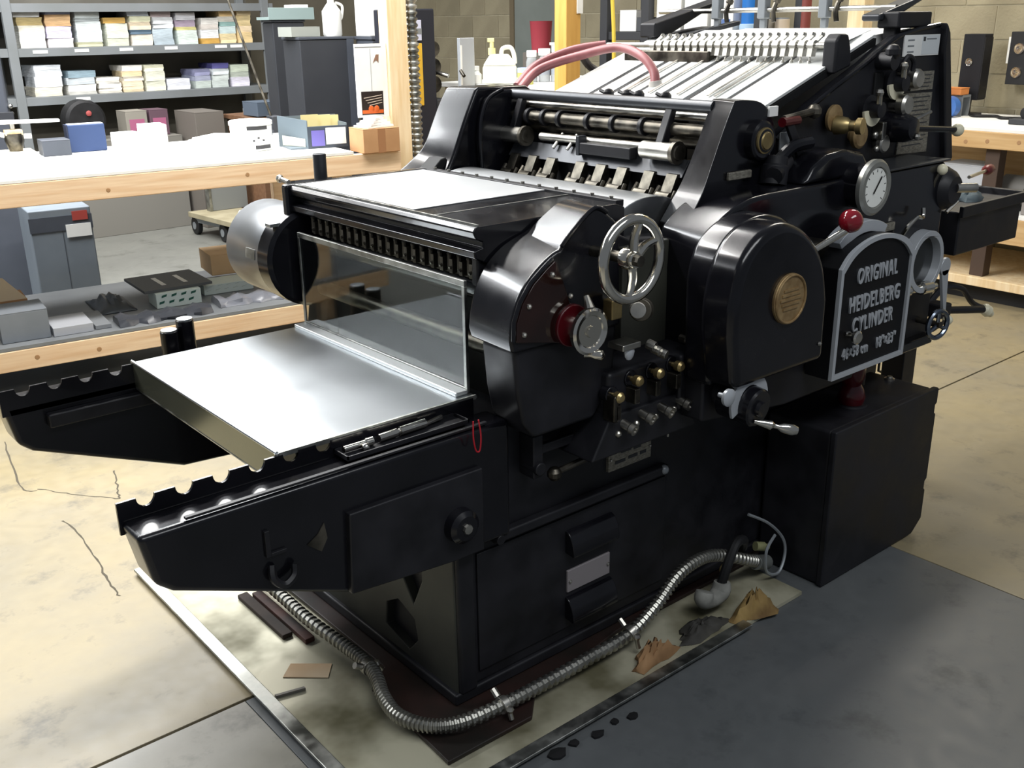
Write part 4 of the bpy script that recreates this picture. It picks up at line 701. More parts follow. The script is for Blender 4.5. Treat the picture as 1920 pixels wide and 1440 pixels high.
# ================================================================== WORK BENCH BEHIND THE PRESS
BA = math.radians(-6.84); BO = Vector((-0.093, 2.986, 0)); BM = Matrix.Translation(BO) @ Matrix.Rotation(BA, 4, 'Z')
def bw(u, v, z=0.0): return tuple(BM @ Vector((u, v, z)))
WOOD = mat('fir lumber', '#ebd0ae', 0.65, 0, '#dcb993', 6, stretch=(0.5, 9, 9), bump=0.1)
KNOT = mat('wood knot', '#a5805a', 0.7)
WOODP = mat('pale lumber', '#ecd7b2', 0.65, 0, '#dfc294', 6, stretch=(6, 6, 0.6), bump=0.1)
GREYSHELF = mat('grey laminate', '#7f8386', 0.45, 0, '#72767a', 5)
CARD = mat('corrugated card', '#b88d64', 0.75, 0, '#a97f57', 6)
SLATE = mat('slate grey steel', '#4a4e57', 0.5, 0, '#454951', 5)
DKSLATE = mat('dark charcoal cabinet', '#34363b', 0.55, 0, '#303237', 5)
def bthing(name, label, cat, u, v, z, rz=0.0, group=None): return thing(name, label, cat, bw(u, v, z), BA+rz, group)
def bpart(name, b, m, par, bevel=0.0): return obj(name, b, m, par, bevel, local=True)
be = bthing('work_bench', 'long lumber work bench with white top behind the press', 'work bench', 0, 0, 0)
bpart('bench_top', B().box(-1.6, 1.60, 0.0, 1.05, 0.935, 0.950), WHITEP, be, 0.002)
fb_ = bpart('front_beam', B().box(-1.6, 1.86, -0.002, 0.038, 0.835, 0.934), WOOD, be, 0.004)
for u in (0.42, 1.05): bpart('knot', B().lathe((u, -0.002, 0.885+0.02*math.sin(u*9)), (0, -1, 0), [(0, 0.010), (0.0012, 0.008), (0.0012, 0)], 10), KNOT, fb_)
bpart('rear_beam', B().box(-1.6, 1.86, 1.01, 1.05, 0.835, 0.934), WOOD, be, 0.004)
ls = bpart('lower_shelf', B().box(-1.6, 1.60, 0.0, 0.95, 0.222, 0.240), GREYSHELF, be, 0.002)
lb = bpart('lower_beam', B().box(-1.6, 1.60, -0.004, 0.036, 0.130, 0.221), WOOD, be, 0.004)
for u in (0.02, 0.28): bpart('knot', B().lathe((u, -0.004, 0.175+0.015*math.sin(u*13)), (0, -1, 0), [(0, 0.011), (0.0012, 0.009), (0.0012, 0)], 10), KNOT, lb)
for u in (-1.2, 1.56):
    for v in (0.05, 0.96): bpart('bench_leg', B().box(u-0.045, u+0.045, v-0.0, v+0.05, 0.0, 0.935), WOOD, be, 0.004)
# end post with its ribbed duct
po = bthing('end_post', 'pale squared timber post rising at the right end of the bench', 'post', 1.91, 0.12, 0)
bpart('timber', B().box(-0.055, 0.055, -0.05, 0.05, 0, 3.0), WOODP, po, 0.004)
du = bthing('ribbed_duct', 'grey ribbed flexible duct running up beside the timber post', 'duct', 2.0, 0.10, 0.0)
dp = [Vector((0.02-0.015*math.sin(k*0.005), 0, 0.0+0.0075*k)) for k in range(400)]
bpart('duct_sleeve', B().tube(dp, 0.03, 12, rf=lambda k: 0.024+(0.008 if k % 4 in (0, 1) else 0)), GALV, du)
# poster beside the post
ps = bthing('wall_calendar', 'white printed poster with a dark photo at its foot beside the post', 'poster', 1.765, 0.095, 1.10)
bpart('sheet', B().box(-0.085, 0.088, 0, 0.006, 0, 0.352), WHITEP, ps)
bpart('photo', B().box(-0.062, 0.058, -0.002, 0, 0.012, 0.125), mat('dark photo', '#2c2420', 0.4), ps)
for k in range(4): bpart('photo_stripe', B().hexa([(-0.05+0.01*k, -0.003, 0.092-0.012*k), (0.05, -0.003, 0.104-0.012*k), (0.05, -0.002, 0.104-0.012*k), (-0.05+0.01*k, -0.002, 0.092-0.012*k), (-0.05+0.01*k, -0.003, 0.095-0.012*k), (0.05, -0.003, 0.107-0.012*k), (0.05, -0.002, 0.107-0.012*k), (-0.05+0.01*k, -0.002, 0.095-0.012*k)]), mat('pale print', '#c9b9a8', 0.5), ps)
for k, u in enumerate((-0.012, 0.018)): bpart('photo_orange', B().sphere((u, -0.003, 0.040), 0.015, 12, 1, 0.2, 1.1), mat('orange print', '#c55a22', 0.5), ps)
bpart('photo_orange', B().box(-0.06, 0.056, -0.003, -0.001, 0.018, 0.035), MATS['orange print'], ps)
bpart('fold_line', B().box(-0.002, 0.0, -0.001, 0, 0.125, 0.33), GREYM, ps)
bpart('frame_line', B().box(-0.082, 0.06, -0.001, 0, 0.335, 0.338), GREYM, ps)
bpart('logo', B().prism([(0.012, 0.262), (0.03, 0.30), (0.045, 0.30), (0.042, 0.262), (0.03, 0.275)], 'y', -0.002, 0), mat('brown print', '#8b6b58', 0.5), ps)
# boxes and goods on the bench top (z = 0.95)
def carton(name, label, u, v, z, w, d, h, m, rz=0, cat='box', group=None, tape=None, flap=True):
    t = bthing(name, label, cat, u, v, z, rz, group)
    bpart('carton_body', B().box(-w/2, w/2, -d/2, d/2, 0, h*0.97), m, t, 0.003)
    if flap:
        bpart('lid_flap', B().box(-w/2, w/2, -d/2, -0.002, h*0.97, h), m, t, 0.001); bpart('lid_flap', B().box(-w/2, w/2, 0.002, d/2, h*0.97, h), m, t, 0.001)
    if tape: bpart('tape', B().box(-0.02*w/0.2, 0.02*w/0.2, -d/2-0.001, -d/2, 0, h), tape, t)
    return t
def slab_thing(name, label, cat, u, v, z, w, d, h, m, rz=0, group=None, bev=0.002):
    o = obj(name, B().box(-w/2, w/2, -d/2, d/2, 0, h), m, None, bev, local=True); o.location = bw(u, v, z); o.rotation_euler = (0, 0, BA+rz); return tag(o, label, cat, group)
carton('cardboard_box', 'brown cardboard box with a tape stripe at the bench end below the poster', 1.745, 0.06, 0.936, 0.20, 0.17, 0.118, CARD, 0, 'box', tape=mat('brown tape', '#9b6f4c', 0.5))
bn = bthing('parts_bin', 'grey plastic parts bin with white and purple labels on the bench', 'bin', 1.53, 0.33, 0.95, -0.12)
BING = mat('grey blue plastic', '#66727a', 0.5)
bpart('bin_floor', B().box(-0.15, 0.15, -0.10, 0.10, 0, 0.008), BING, bn)
bpart('bin_front', B().box(-0.06, 0.15, -0.104, -0.098, 0, 0.11), mat('dark bin front', '#3e4650', 0.5), bn, 0.002)
bpart('bin_side', B().hexa([(-0.16, 0.09, 0), (-0.06, -0.104, 0), (-0.055, -0.10, 0), (-0.155, 0.095, 0), (-0.16, 0.09, 0.155), (-0.06, -0.104, 0.14), (-0.055, -0.10, 0.14), (-0.155, 0.095, 0.155)]), BING, bn)
bpart('bin_side', B().box(0.145, 0.15, -0.10, 0.10, 0, 0.12), BING, bn)
bpart('bin_back', B().box(-0.15, 0.15, 0.095, 0.10, 0, 0.15), BING, bn)
bpart('white_label', B().box(0.035, 0.14, -0.106, -0.104, 0.018, 0.10), WHITEP, bn)
bpart('purple_label', B().box(-0.04, 0.028, -0.106, -0.104, 0.012, 0.09), mat('purple label', '#6a62a8', 0.5), bn)
bpart('side_sticker', B().hexa([(-0.150, 0.055, 0.01), (-0.070, -0.09, 0.01), (-0.0695, -0.0895, 0.01), (-0.1495, 0.0555, 0.01), (-0.150, 0.055, 0.06), (-0.070, -0.09, 0.05), (-0.0695, -0.0895, 0.05), (-0.1495, 0.0555, 0.06)]), mat('pale sticker', '#cfd2c4', 0.6), bn)
for k, (u, h) in enumerate(((-0.02, 0.16), (0.05, 0.155), (0.10, 0.15))): bpart('yellow_sheet', B().box(u-0.04, u+0.05, 0.0+0.02*k, 0.004+0.02*k, 0.01, h), mat('yellow paper', '#e6d79a', 0.7), bn)
jr = bthing('plastic_tub', 'white plastic tub with black bands and lettering on the bench', 'tub', 1.225, 0.40, 0.95)
bpart('tub_body', B().lathe((0, 0, 0), (0, 0, 1), [(0, 0.095), (0.006, 0.10), (0.12, 0.104), (0.125, 0.10), (0.125, 0)], 32), mat('white plastic', '#eeeeea', 0.4), jr)
bpart('tub_lid', B().lathe((0, 0, 0.125), (0, 0, 1), [(0, 0.108), (0.018, 0.108), (0.022, 0.10), (0.022, 0)], 32), MATS['white plastic'], jr)
for z0, a0, a1 in ((0.012, -100, -50), (0.105, -120, -60)):
    pr = [(0.1045*math.cos(math.radians(a0+(a1-a0)*i/8)), 0.1045*math.sin(math.radians(a0+(a1-a0)*i/8))) for i in range(9)]
    bpart('dark_band', B().prism(pr+[(p[0]*0.985, p[1]*0.985) for p in reversed(pr)], 'z', z0, z0+0.018), mat('print black', '#3a3a3c', 0.5), jr)
for k in range(3): bpart('print_mark', B().box(-0.03+0.025*k, -0.02+0.025*k, -0.1062, -0.1025, 0.05+0.012*(k % 2), 0.058+0.012*(k % 2)), MATS['print black'], jr)
crumb = mat('white crumpled sheet', '#f0f0ee', 0.8)
for k, (u, v, w_, d_, rz, lab) in enumerate(((1.16, 0.75, 0.30, 0.22, 0.3, 'stack of loose white sheets behind the plastic tub'), (1.50, 0.62, 0.18, 0.16, -0.2, 'loose white papers piled behind the parts bin'), (1.745, 0.06, 0.16, 0.12, 0.2, 'white papers and clippings lying under the poster'))):
    t = bthing('loose_papers', lab, 'paper', u, v, 0.951 if k < 2 else 1.0555); 
    for j in range(4): bpart('sheet', B().box(-w_/2+0.01*j, w_/2-0.012*j, -d_/2+0.008*j, d_/2-0.01*j, 0.012*j, 0.012*j+0.010), crumb, t).rotation_euler = (0, 0, rz+0.15*j)
slab_thing('grey_folder_stack', 'flat dark grey folder lying behind the plastic tub', 'folder', 1.42, 0.93, 0.951, 0.16, 0.16, 0.04, SLATE, 0.35)
slab_thing('paper_ream', 'low white paper block left of the taller one at the bench back', 'paper', 0.74, 0.93, 0.951, 0.12, 0.16, 0.075, WHITEP, 0.1)
slab_thing('paper_ream', 'tall white paper block near the middle of the bench back edge', 'paper', 0.87, 0.93, 0.951, 0.12, 0.16, 0.11, WHITEP, -0.05)
slab_thing('backing_board', 'thin white board under the tall paper block', 'board', 0.89, 0.75, 0.951, 0.22, 0.15, 0.012, WHITEP, 0.0)
bb = bthing('blue_binder', 'dark blue storage binder standing at the left of the bench back', 'binder', 0.53, 0.90, 0.951)
bpart('cover', B().box(-0.09, 0.09, -0.04, 0.04, 0, 0.135), mat('navy board', '#2c3f66', 0.55), bb, 0.006); bpart('spine', B().box(-0.094, -0.088, -0.04, 0.04, 0, 0.135), mat('dark navy', '#20263a', 0.5), bb); bpart('pages', B().box(-0.08, 0.085, -0.032, 0.032, 0.135, 0.137), WHITEP, bb)
carton('grey_case', 'dark grey case standing left of the blue binder', 0.365, 0.84, 0.951, 0.13, 0.14, 0.075, SLATE, 0, 'case')
pn_ = bthing('corner_punch', 'small bench punch with white lever arms on the bench', 'punch', 0.16, 0.92, 0.951)
bpart('base_board', B().box(-0.14, 0.12, -0.10, 0.10, 0, 0.022), mat('ivory board', '#e9dfc6', 0.6), pn_, 0.003)
bpart('cup', B().lathe((0.04, 0, 0.022), (0, 0, 1), [(0, 0.03), (0.05, 0.045), (0.085, 0.045), (0.085, 0)], 18), DKSTEEL, pn_)
bpart('column', B().cyl((-0.06, 0, 0.022), (-0.06, 0, 0.10), 0.022), STEEL, pn_, 0.002)
bpart('lever', B().tube(smooth_path([(-0.12, 0, 0.085), (-0.06, 0, 0.115), (0.02, 0, 0.095), (0.12, 0, 0.09)]), 0.012, 8), WHITEP, pn_); bpart('wood_block', B().box(0.0, 0.08, -0.03, 0.03, 0.10, 0.125), WOODP, pn_, 0.003)
bpart('top_arm', B().hexa([(-0.10, -0.02, 0.155), (0.26, -0.02, 0.150), (0.26, 0.02, 0.150), (-0.10, 0.02, 0.155), (-0.10, -0.02, 0.175), (0.26, -0.02, 0.165), (0.26, 0.02, 0.165), (-0.10, 0.02, 0.175)]), WHITEP, pn_, 0.004); bpart('stem', B().cyl((0.04, 0, 0.10), (0.04, 0, 0.16), 0.012), STEEL, pn_)
# lower shelf goods (z = 0.24)
carton('grey_carton', 'large light grey carton at the left end of the lower shelf', 0.0, 0.16, 0.241, 0.20, 0.20, 0.135, mat('grey card', '#7d838a', 0.7, 0, '#757b82', 6))
slab_thing('white_board_stack', 'white board stack lying right of the grey carton on the lower shelf', 'boards', 0.195, 0.16, 0.241, 0.17, 0.22, 0.04, mat('pale grey board', '#a9acb2', 0.7), 0.0)
slab_thing('grey_board', 'narrow grey board right of the white board stack on the lower shelf', 'board', 0.325, 0.20, 0.241, 0.07, 0.28, 0.02, mat('mid grey board', '#7c8084', 0.7), 0.0)
tf = bthing('tan_flap_carton', 'open tan carton with raised flaps behind the grey carton', 'box', -0.06, 0.42, 0.241)
bpart('carton_body', B().box(-0.12, 0.12, -0.10, 0.10, 0, 0.13), CARD, tf, 0.003); bpart('raised_flap', B().hexa([(-0.12, -0.10, 0.13), (0.12, -0.10, 0.13), (0.12, -0.096, 0.13), (-0.12, -0.096, 0.13), (-0.12, -0.02, 0.22), (0.04, -0.02, 0.22), (0.04, -0.016, 0.22), (-0.12, -0.016, 0.22)]), mat('pale card', '#c9b79c', 0.75), tf)
gt = bthing('crumpled_poly_sheet', 'heap of dark grey plastic wrap in the middle of the lower shelf', 'plastic wrap', 0.445, 0.46, 0.241)
rnd = random.Random(4); pv_ = []; pf_ = []
for j in range(9):
    for i in range(13): pv_.append((-0.09+0.015*i, -0.16+0.04*j, 0.004+max(0, 0.055*math.sin(PI*i/12)*math.sin(PI*j/8)*(0.6+0.8*rnd.random()))))
for j in range(8):
    for i in range(12): pf_.append((j*13+i, j*13+i+1, (j+1)*13+i+1, (j+1)*13+i))
pl2 = bpart('wrap', B().add(pv_, pf_), mat('grey poly', '#4a4f54', 0.35, 0, '#3a3f44', 8), gt); pl2.modifiers.new('solid', 'SOLIDIFY').thickness = 0.003
GRN = mat('green print', '#24594c', 0.6); PALEP = mat('pale mint print', '#d5e2de', 0.6)
def printed_pack(label, u, v, w, d, h, n):
    t = bthing('printed_carton', label, 'box', u, v, 0.241)
    bpart('carton_body', B().box(-w/2, w/2, -d/2, d/2, 0, h), PALEP, t, 0.002)
    for k in range(n):
        for r in range(2):
            uu = -w/2+w*(k+0.5+0.3*r)/(n+0.6); bpart('green_wave', B().prism([(uu-0.012, 0.02+r*h*0.42), (uu+0.012, 0.025+r*h*0.42), (uu+0.016, 0.005+(r+1)*h*0.42), (uu-0.010, 0.0+(r+1)*h*0.42)], 'y', -d/2-0.001, -d/2), GRN, t)
    return t
printed_pack('mint carton with green wavy print under the dark boards', 0.73, 0.34, 0.22, 0.16, 0.075, 4)
printed_pack('mint carton with green wavy print below the brown cardboard box', 1.02, 0.46, 0.26, 0.16, 0.05, 5)
for k, (u, v, z, w_, d_, lab) in enumerate(((0.735, 0.46, 0.3175, 0.34, 0.34, 'dark grey board with two white strips on the printed carton'),)):
    o = bthing('display_board', lab, 'board', u, v, z, 0.05); bpart('panel', B().box(-w_/2, w_/2, -d_/2, d_/2, 0, 0.014), mat('charcoal board', '#55585b', 0.55), o, 0.002)
    if k == 0:
        for q in (-0.05, 0.06): bpart('white_strip', B().box(q-0.011, q+0.011, -0.10, 0.08, 0.014, 0.0155), WHITEP, o)
carton('brown_carton', 'brown cardboard box at the right of the lower shelf', 1.14, 0.68, 0.2925, 0.28, 0.24, 0.11, mat('light card', '#cdae88', 0.75, 0, '#c0a07a', 6), -0.05, 'box')
for k, (u, v, w_, lab) in enumerate(((0.61, 0.10, 0.44, 'long dark folded tarp along the front of the lower shelf'), (1.08, 0.16, 0.40, 'grey plastic film lying at the right front of the lower shelf'))):
    rnd = random.Random(20+k); vs = []; fs = []
    for i in range(15):
        for j in range(9):
            a = PI*j/8; r_ = 0.035*(1+0.25*math.sin(i*1.7+k)+0.2*rnd.uniform(-1, 1)); vs.append((-w_/2+w_*i/14, -1.9*r_*math.cos(a), r_*math.sin(a)))
    for i in range(14):
        for j in range(8): fs.append((i*9+j, i*9+j+1, (i+1)*9+j+1, (i+1)*9+j))
    fs += [tuple(range(8, -1, -1)), tuple(14*9+j for j in range(9))]; fs += [(i*9, (i+1)*9, (i+1)*9+8, i*9+8) for i in range(14)]
    t = obj('folded_film', B().add(vs, fs), mat('dark film', '#3b3e45', 0.35) if k == 0 else mat('grey film', '#74777f', 0.3), None, local=True); t.location = bw(u, v, 0.241); t.rotation_euler = (0, 0, BA); tag(t, lab, 'plastic film')
# big machine and cabinets behind the bench
gm_ = bthing('grey_machine', 'tall slate grey machine casing behind the left end of the bench', 'machine', 0.02, 2.10, 0)
bpart('casing', B().box(-0.5, 0.30, -0.28, 0.28, 0.0, 1.475), SLATE, gm_, 0.02); bpart('top_edge', B().box(-0.5, 0.302, -0.285, -0.27, 1.45, 1.478), GREYM, gm_, 0.004)
bpart('latch', B().sphere((0.305, -0.28, 1.13), 0.014, 10).sphere((0.308, -0.28, 1.09), 0.011, 10), CHROME, gm_); bpart('side_ledge', B().box(-0.5, 0.315, -0.29, -0.28, 1.05, 1.10), DKSLATE, gm_, 0.004)
fcab = bthing('floor_cabinet', 'light grey floor cabinet with a white sticker seen under the bench', 'cabinet', 0.40, 1.42, 0)
bpart('cabinet_body', B().box(-0.16, 0.16, -0.18, 0.18, 0, 0.62), mat('pale blue grey steel', '#7b838b', 0.5, 0, '#717981', 4), fcab, 0.008); bpart('top_band', B().box(-0.162, 0.162, -0.183, -0.18, 0.50, 0.58), SLATE, fcab); bpart('sticker', B().box(0.02, 0.15, -0.186, -0.183, 0.46, 0.53), WHITEP, fcab); bpart('red_label', B().box(0.06, 0.14, -0.186, -0.183, 0.55, 0.60), mat('red label', '#a8463f', 0.5), fcab); bpart('centre_seam', B().box(0.0, 0.003, -0.1815, -0.18, 0.02, 0.5), SLATE, fcab)
dcab = bthing('dark_cabinet', 'dark charcoal steel cabinet standing behind the right half of the bench', 'cabinet', 2.14, 1.75, 0)
bpart('cabinet_body', B().box(-0.18, 0.18, -0.25, 0.03, 0, 1.455), DKSLATE, dcab, 0.01); bpart('side_strip', B().box(0.135, 0.183, -0.255, -0.25, 0.0, 1.455), SLATE, dcab); bpart('top_plate', B().box(-0.185, 0.185, -0.255, 0.035, 1.455, 1.47), SLATE, dcab, 0.003)
dcb = bthing('tall_cabinet', 'taller charcoal cabinet left of the dark cabinet with a teal tray', 'cabinet', 2.29, 2.60, 0)
bpart('cabinet_body', B().box(-0.12, 0.12, -0.10, 0.10, 0, 1.56), DKSLATE, dcb, 0.01); bpart('top_plate', B().box(-0.125, 0.125, -0.105, 0.105, 1.56, 1.575), SLATE, dcb, 0.003)
tr = bthing('teal_tray', 'pale teal plastic tray on the taller charcoal cabinet', 'tray', 2.31, 2.60, 1.576)
TEAL = mat('pale teal plastic', '#93a5a3', 0.5)
bpart('tray_base', B().box(-0.17, 0.17, -0.12, 0.12, 0, 0.02), TEAL, tr); bpart('tray_side', B().box(-0.17, 0.17, -0.125, -0.12, 0, 0.08), TEAL, tr, 0.003); bpart('white_pack', B().box(0.02, 0.14, -0.10, 0.06, 0.02, 0.10), WHITEP, tr, 0.004)
carton('flat_carton', 'flat grey carton lying on the dark charcoal cabinet', 2.02, 1.64, 1.471, 0.20, 0.18, 0.06, mat('grey green card', '#9a9d96', 0.7), 0.1)
jg = bthing('white_jug', 'white plastic jug standing on the dark charcoal cabinet', 'jug', 2.23, 1.60, 1.471)
bpart('jug_body', B().lathe((0, 0, 0), (0, 0, 1), [(0, 0.055), (0.01, 0.06), (0.15, 0.06), (0.185, 0.035), (0.20, 0.022), (0.23, 0.022), (0.23, 0)], 24), MATS['white plastic'], jg); bpart('jug_cap', B().cyl((0, 0, 0.23), (0, 0, 0.255), 0.026), MATS['white plastic'], jg, 0.003); bpart('jug_handle', B().tube(smooth_path([(0.03, 0, 0.20), (0.075, 0, 0.18), (0.07, 0, 0.12), (0.058, 0, 0.10)]), 0.009, 8), MATS['white plastic'], jg)
carton('white_carton', 'white carton with a grey band beside the jug on the dark cabinet', 2.45, 1.40, 1.471, 0.21, 0.2, 0.22, WHITEP, 0.0, tape=mat('grey print', '#a3a3a8', 0.6))
bk_ = bthing('carton_support', 'dark filing pedestal under the white carton', 'cabinet', 2.45, 1.40, 0); bpart('pedestal', B().box(-0.10, 0.10, -0.12, 0.12, 0, 1.45), SLATE, bk_, 0.005); bpart('pedestal_top', B().box(-0.11, 0.12, -0.13, 0.13, 1.45, 1.47), SLATE, bk_, 0.003)
la = bthing('lamp_arm', 'thin dark metal lamp arm leaning behind the bench', 'lamp', 1.56, 0.97, 0.9515)
bpart('rod', B().cyl((0.0, -0.02, 0.03), (-0.12, 0.25, 0.75), 0.007, n=8), DKSTEEL, la); bpart('clamp', B().box(-0.03, 0.03, -0.06, 0.04, 0.01, 0.11), DKSLATE, la, 0.004); bpart('foot', B().box(-0.03, 0.04, -0.07, 0.05, 0.0, 0.012), DKSTEEL, la)
# dark machine with coloured panels right of the post
mm = bthing('panel_machine', 'tall dark navy machine with yellow and white notice panels', 'machine', 2.35, 0.85, 0)
bpart('frame', B().box(-0.12, 0.12, -0.15, 0.15, 0, 1.62), mat('dark navy paint', '#20222c', 0.5), mm, 0.008)
bpart('yellow_panel', B().box(-0.10, 0.03, -0.158, -0.15, 1.09, 1.435), mat('yellow panel', '#dcb13a', 0.5, 0, '#cfa32f', 6), mm, 0.003)
for k in range(8): bpart('panel_print', B().box(-0.08, 0.015-0.015*(k % 3), -0.159, -0.158, 1.13+0.035*k, 1.134+0.035*k), mat('ochre print', '#a8802a', 0.6), mm)
bpart('white_panel', B().box(-0.10, 0.03, -0.158, -0.15, 1.45, 1.56), mat('lilac panel', '#c9cbe0', 0.6), mm, 0.002); bpart('grey_panel', B().box(-0.10, 0.03, -0.160, -0.158, 1.485, 1.515), GREYM, mm)
bpart('gear_stack', B().cyl((0.145, -0.08, 1.30), (0.145, 0.05, 1.30), 0.05).cyl((0.145, -0.08, 1.20), (0.145, 0.05, 1.20), 0.05).cyl((0.145, -0.08, 1.40), (0.145, 0.05, 1.40), 0.045), DKSTEEL, mm, 0.003); bpart('base_housing', B().box(0.12, 0.20, -0.15, 0.15, 0, 1.12), mat('charcoal paint', '#3a3c40', 0.5), mm, 0.008); bpart('clamp_handle', B().cyl((0.15, -0.10, 1.27), (0.19, -0.17, 1.25), 0.012), STEEL, mm)
gp = bthing('grey_panel_door', 'narrow pale grey steel panel standing right of the navy machine', 'panel', 2.63, 0.62, 0)
bpart('panel', B().box(-0.05, 0.05, -0.01, 0.02, 0.0, 1.46), SILVERP, gp, 0.003); bpart('panel_handle', B().cyl((-0.048, -0.012, 1.28), (-0.048, -0.05, 1.25), 0.010), DKSTEEL, gp); bpart('panel_stripe', B().box(-0.046, -0.035, -0.012, -0.01, 1.2, 1.42), WHITEP, gp)

# ================================================================== SHELVING WITH PAPER BUNDLES, FAR LEFT
su = thing('shelving_unit', 'long grey steel shelving unit filled with paper bundles at the back', 'shelving', (2.1, 7.2, 0))
SHM = mat('grey shelf steel', '#7c8083', 0.5, 0, '#747879', 3)
def px(p): return 1.01+p*2.204/500
levels = (1.397, 1.035, 1.72)
for z in levels: 
    s_ = obj('shelf', B().box(0.6, 3.30, 7.0, 7.5, z-0.02, z), SHM, su, 0.002); obj('shelf_lip', B().box(0.6, 3.30, 6.988, 7.0, z-0.062, z), SHM, s_, 0.002)
for p, z in ((64, 1.37), (135, 1.372), (215, 1.372), (300, 1.373), (400, 1.374), (432, 1.374), (125, 1.008)): obj('shelf_label', B().box(px(p)-0.05, px(p)+0.06, 6.985, 6.988, z-0.012, z+0.012), WHITEP, su)
for x in (1.10, 3.22):
    for y in (6.98, 7.46): obj('upright', B().box(x-0.035, x+0.035, y, y+0.04, 0, 2.3), SHM, su, 0.003)
obj('back_panel', B().box(0.6, 3.3, 7.5, 7.51, 0.0, 2.3), mat('shelf back', '#6d6a62', 0.7, 0, '#5d5a52', 3), su)
R1 = [(36, 82, [(28, '#efeee6'), (10, '#d8d4c6'), (14, '#b3a06f'), (8, '#e6e6e2')]), (84, 130, [(16, '#f2ecee'), (20, '#c8c2dc'), (20, '#e2b98a'), (12, '#aab0c8')]), (135, 182, [(8, '#c9c7a6'), (36, '#d3dada'), (6, '#aeb4b4'), (14, '#cdd4d3')]), (186, 229, [(14, '#cfd2c0'), (26, '#dfe2d2'), (10, '#c79f55')]), (231, 273, [(20, '#e6dccd'), (8, '#55697a'), (14, '#e9d9bd'), (10, '#e4e4c4'), (14, '#c3ccd6')]), (275, 316, [(30, '#b7c4cc'), (8, '#dfe3e6'), (12, '#eceef0'), (14, '#b3a4a4')]), (320, 362, [(26, '#dbe6df'), (6, '#d7cf8f'), (12, '#a495a6'), (14, '#d9d9de')]), (368, 406, [(10, '#dcae5a'), (16, '#e3e5e6'), (10, '#d6cfc8'), (12, '#e9e6e0')]), (408, 443, [(18, '#f2dfb0'), (14, '#cfe0e0'), (8, '#8fb0ac'), (10, '#e2ddd2'), (18, '#f0cd93')]), (446, 478, [(20, '#f3d7a0'), (12, '#e9d3b0'), (20, '#e6cf9c'), (10, '#f3ddb2')])]
R2 = [(50, 100, [(16, '#dcd6c4'), (18, '#e6eaee'), (20, '#eaeef2')]), (105, 158, [(18, '#e6e4dc'), (12, '#c9d0d4'), (12, '#8aa0ac')]), (160, 204, [(9, '#efe9dc'), (9, '#f2eee4'), (10, '#f0ebe0')]), (206, 246, [(10, '#e9d7b4'), (10, '#efe0c4'), (8, '#f0e8d8'), (10, '#e8d2a8'), (10, '#f0ece4')]), (248, 288, [(18, '#e6e6d2'), (18, '#e9e9d6'), (12, '#e6e4ca')]), (292, 340, [(20, '#e4e6ee')]), (345, 379, [(14, '#c0cac4'), (10, '#aeb2c8'), (12, '#8d8fae')]), (382, 418, [(14, '#cfd8d4'), (10, '#d8e0dc'), (12, '#dfe6e8'), (10, '#4e4c84')]), (422, 462, [(18, '#eae6f4'), (10, '#b8c0b4'), (14, '#c8d2c0')])]
ORD = ['first', 'second', 'third', 'fourth', 'fifth', 'sixth', 'seventh', 'eighth', 'ninth', 'tenth']; LVL = ['bottom', 'second', 'third', 'fourth', 'fifth']
def tone(h):
    r, g_, b_ = (int(h[i:i+2], 16) for i in (1, 3, 5)); mx_, mn = max(r, g_, b_), min(r, g_, b_)
    if mx_-mn < 16: return 'white' if mx_ > 220 else 'grey'
    if r >= g_ >= b_: return 'cream' if mn > 190 else ('tan' if mn > 120 else 'ochre')
    if b_ >= r and b_ > g_: return 'lilac' if r > g_ else 'blue grey'
    return 'pale green' if mx_ > 190 else 'teal'
for row, z0, nm in ((R1, levels[0], 'upper'), (R2, levels[1], 'lower')):
    for si, (a, b_, items) in enumerate(row):
        z = z0+0.0015
        for bi, (hp_, c) in enumerate(items):
            h = hp_*0.0043; w_ = (px(b_)-px(a))*0.5*0.93; rn_ = random.Random(si*31+bi*7+len(row)); ang = rn_.uniform(-0.06, 0.06)
            n = max(2, hp_//6); bb_ = B()
            vs = []; fs = []; prof = []
            for k in range(n+1):
                jit = rn_.uniform(-0.006, 0.006); prof.append((h*k/n, jit))
            for zz, jit in prof:
                vs += [(-w_+jit, -0.14+jit, zz), (w_+jit, -0.14+jit*0.5, zz), (w_-jit, 0.14, zz), (-w_-jit, 0.14, zz)]
            for k in range(n):
                for i in range(4): fs.append((4*k+i, 4*k+(i+1) % 4, 4*k+4+(i+1) % 4, 4*k+4+i))
            fs += [(3, 2, 1, 0), (4*n, 4*n+1, 4*n+2, 4*n+3)]
            m = mat('bundle '+c, c, 0.75, 0, '#%02x%02x%02x' % tuple(int(int(c[i:i+2], 16)*0.86) for i in (1, 3, 5)), 14, stretch=(1, 1, 9))
            o = obj('paper_bundle', bb_.add(vs, fs), m, None, local=True, sharp=20); o.location = ((px(a)+px(b_))/2+rn_.uniform(-0.008, 0.008), 7.19, z); o.rotation_euler = (0, 0, ang)
            pos = 'only bundle' if len(items) == 1 else ('top bundle' if bi == len(items)-1 else LVL[bi]+' bundle')
            tag(o, '%s paper, %s of the %s stack from left on %s shelf' % (tone(c), pos, ORD[si], nm), 'paper bundle', 'paper bundles on the steel shelving'); z += h+0.0005
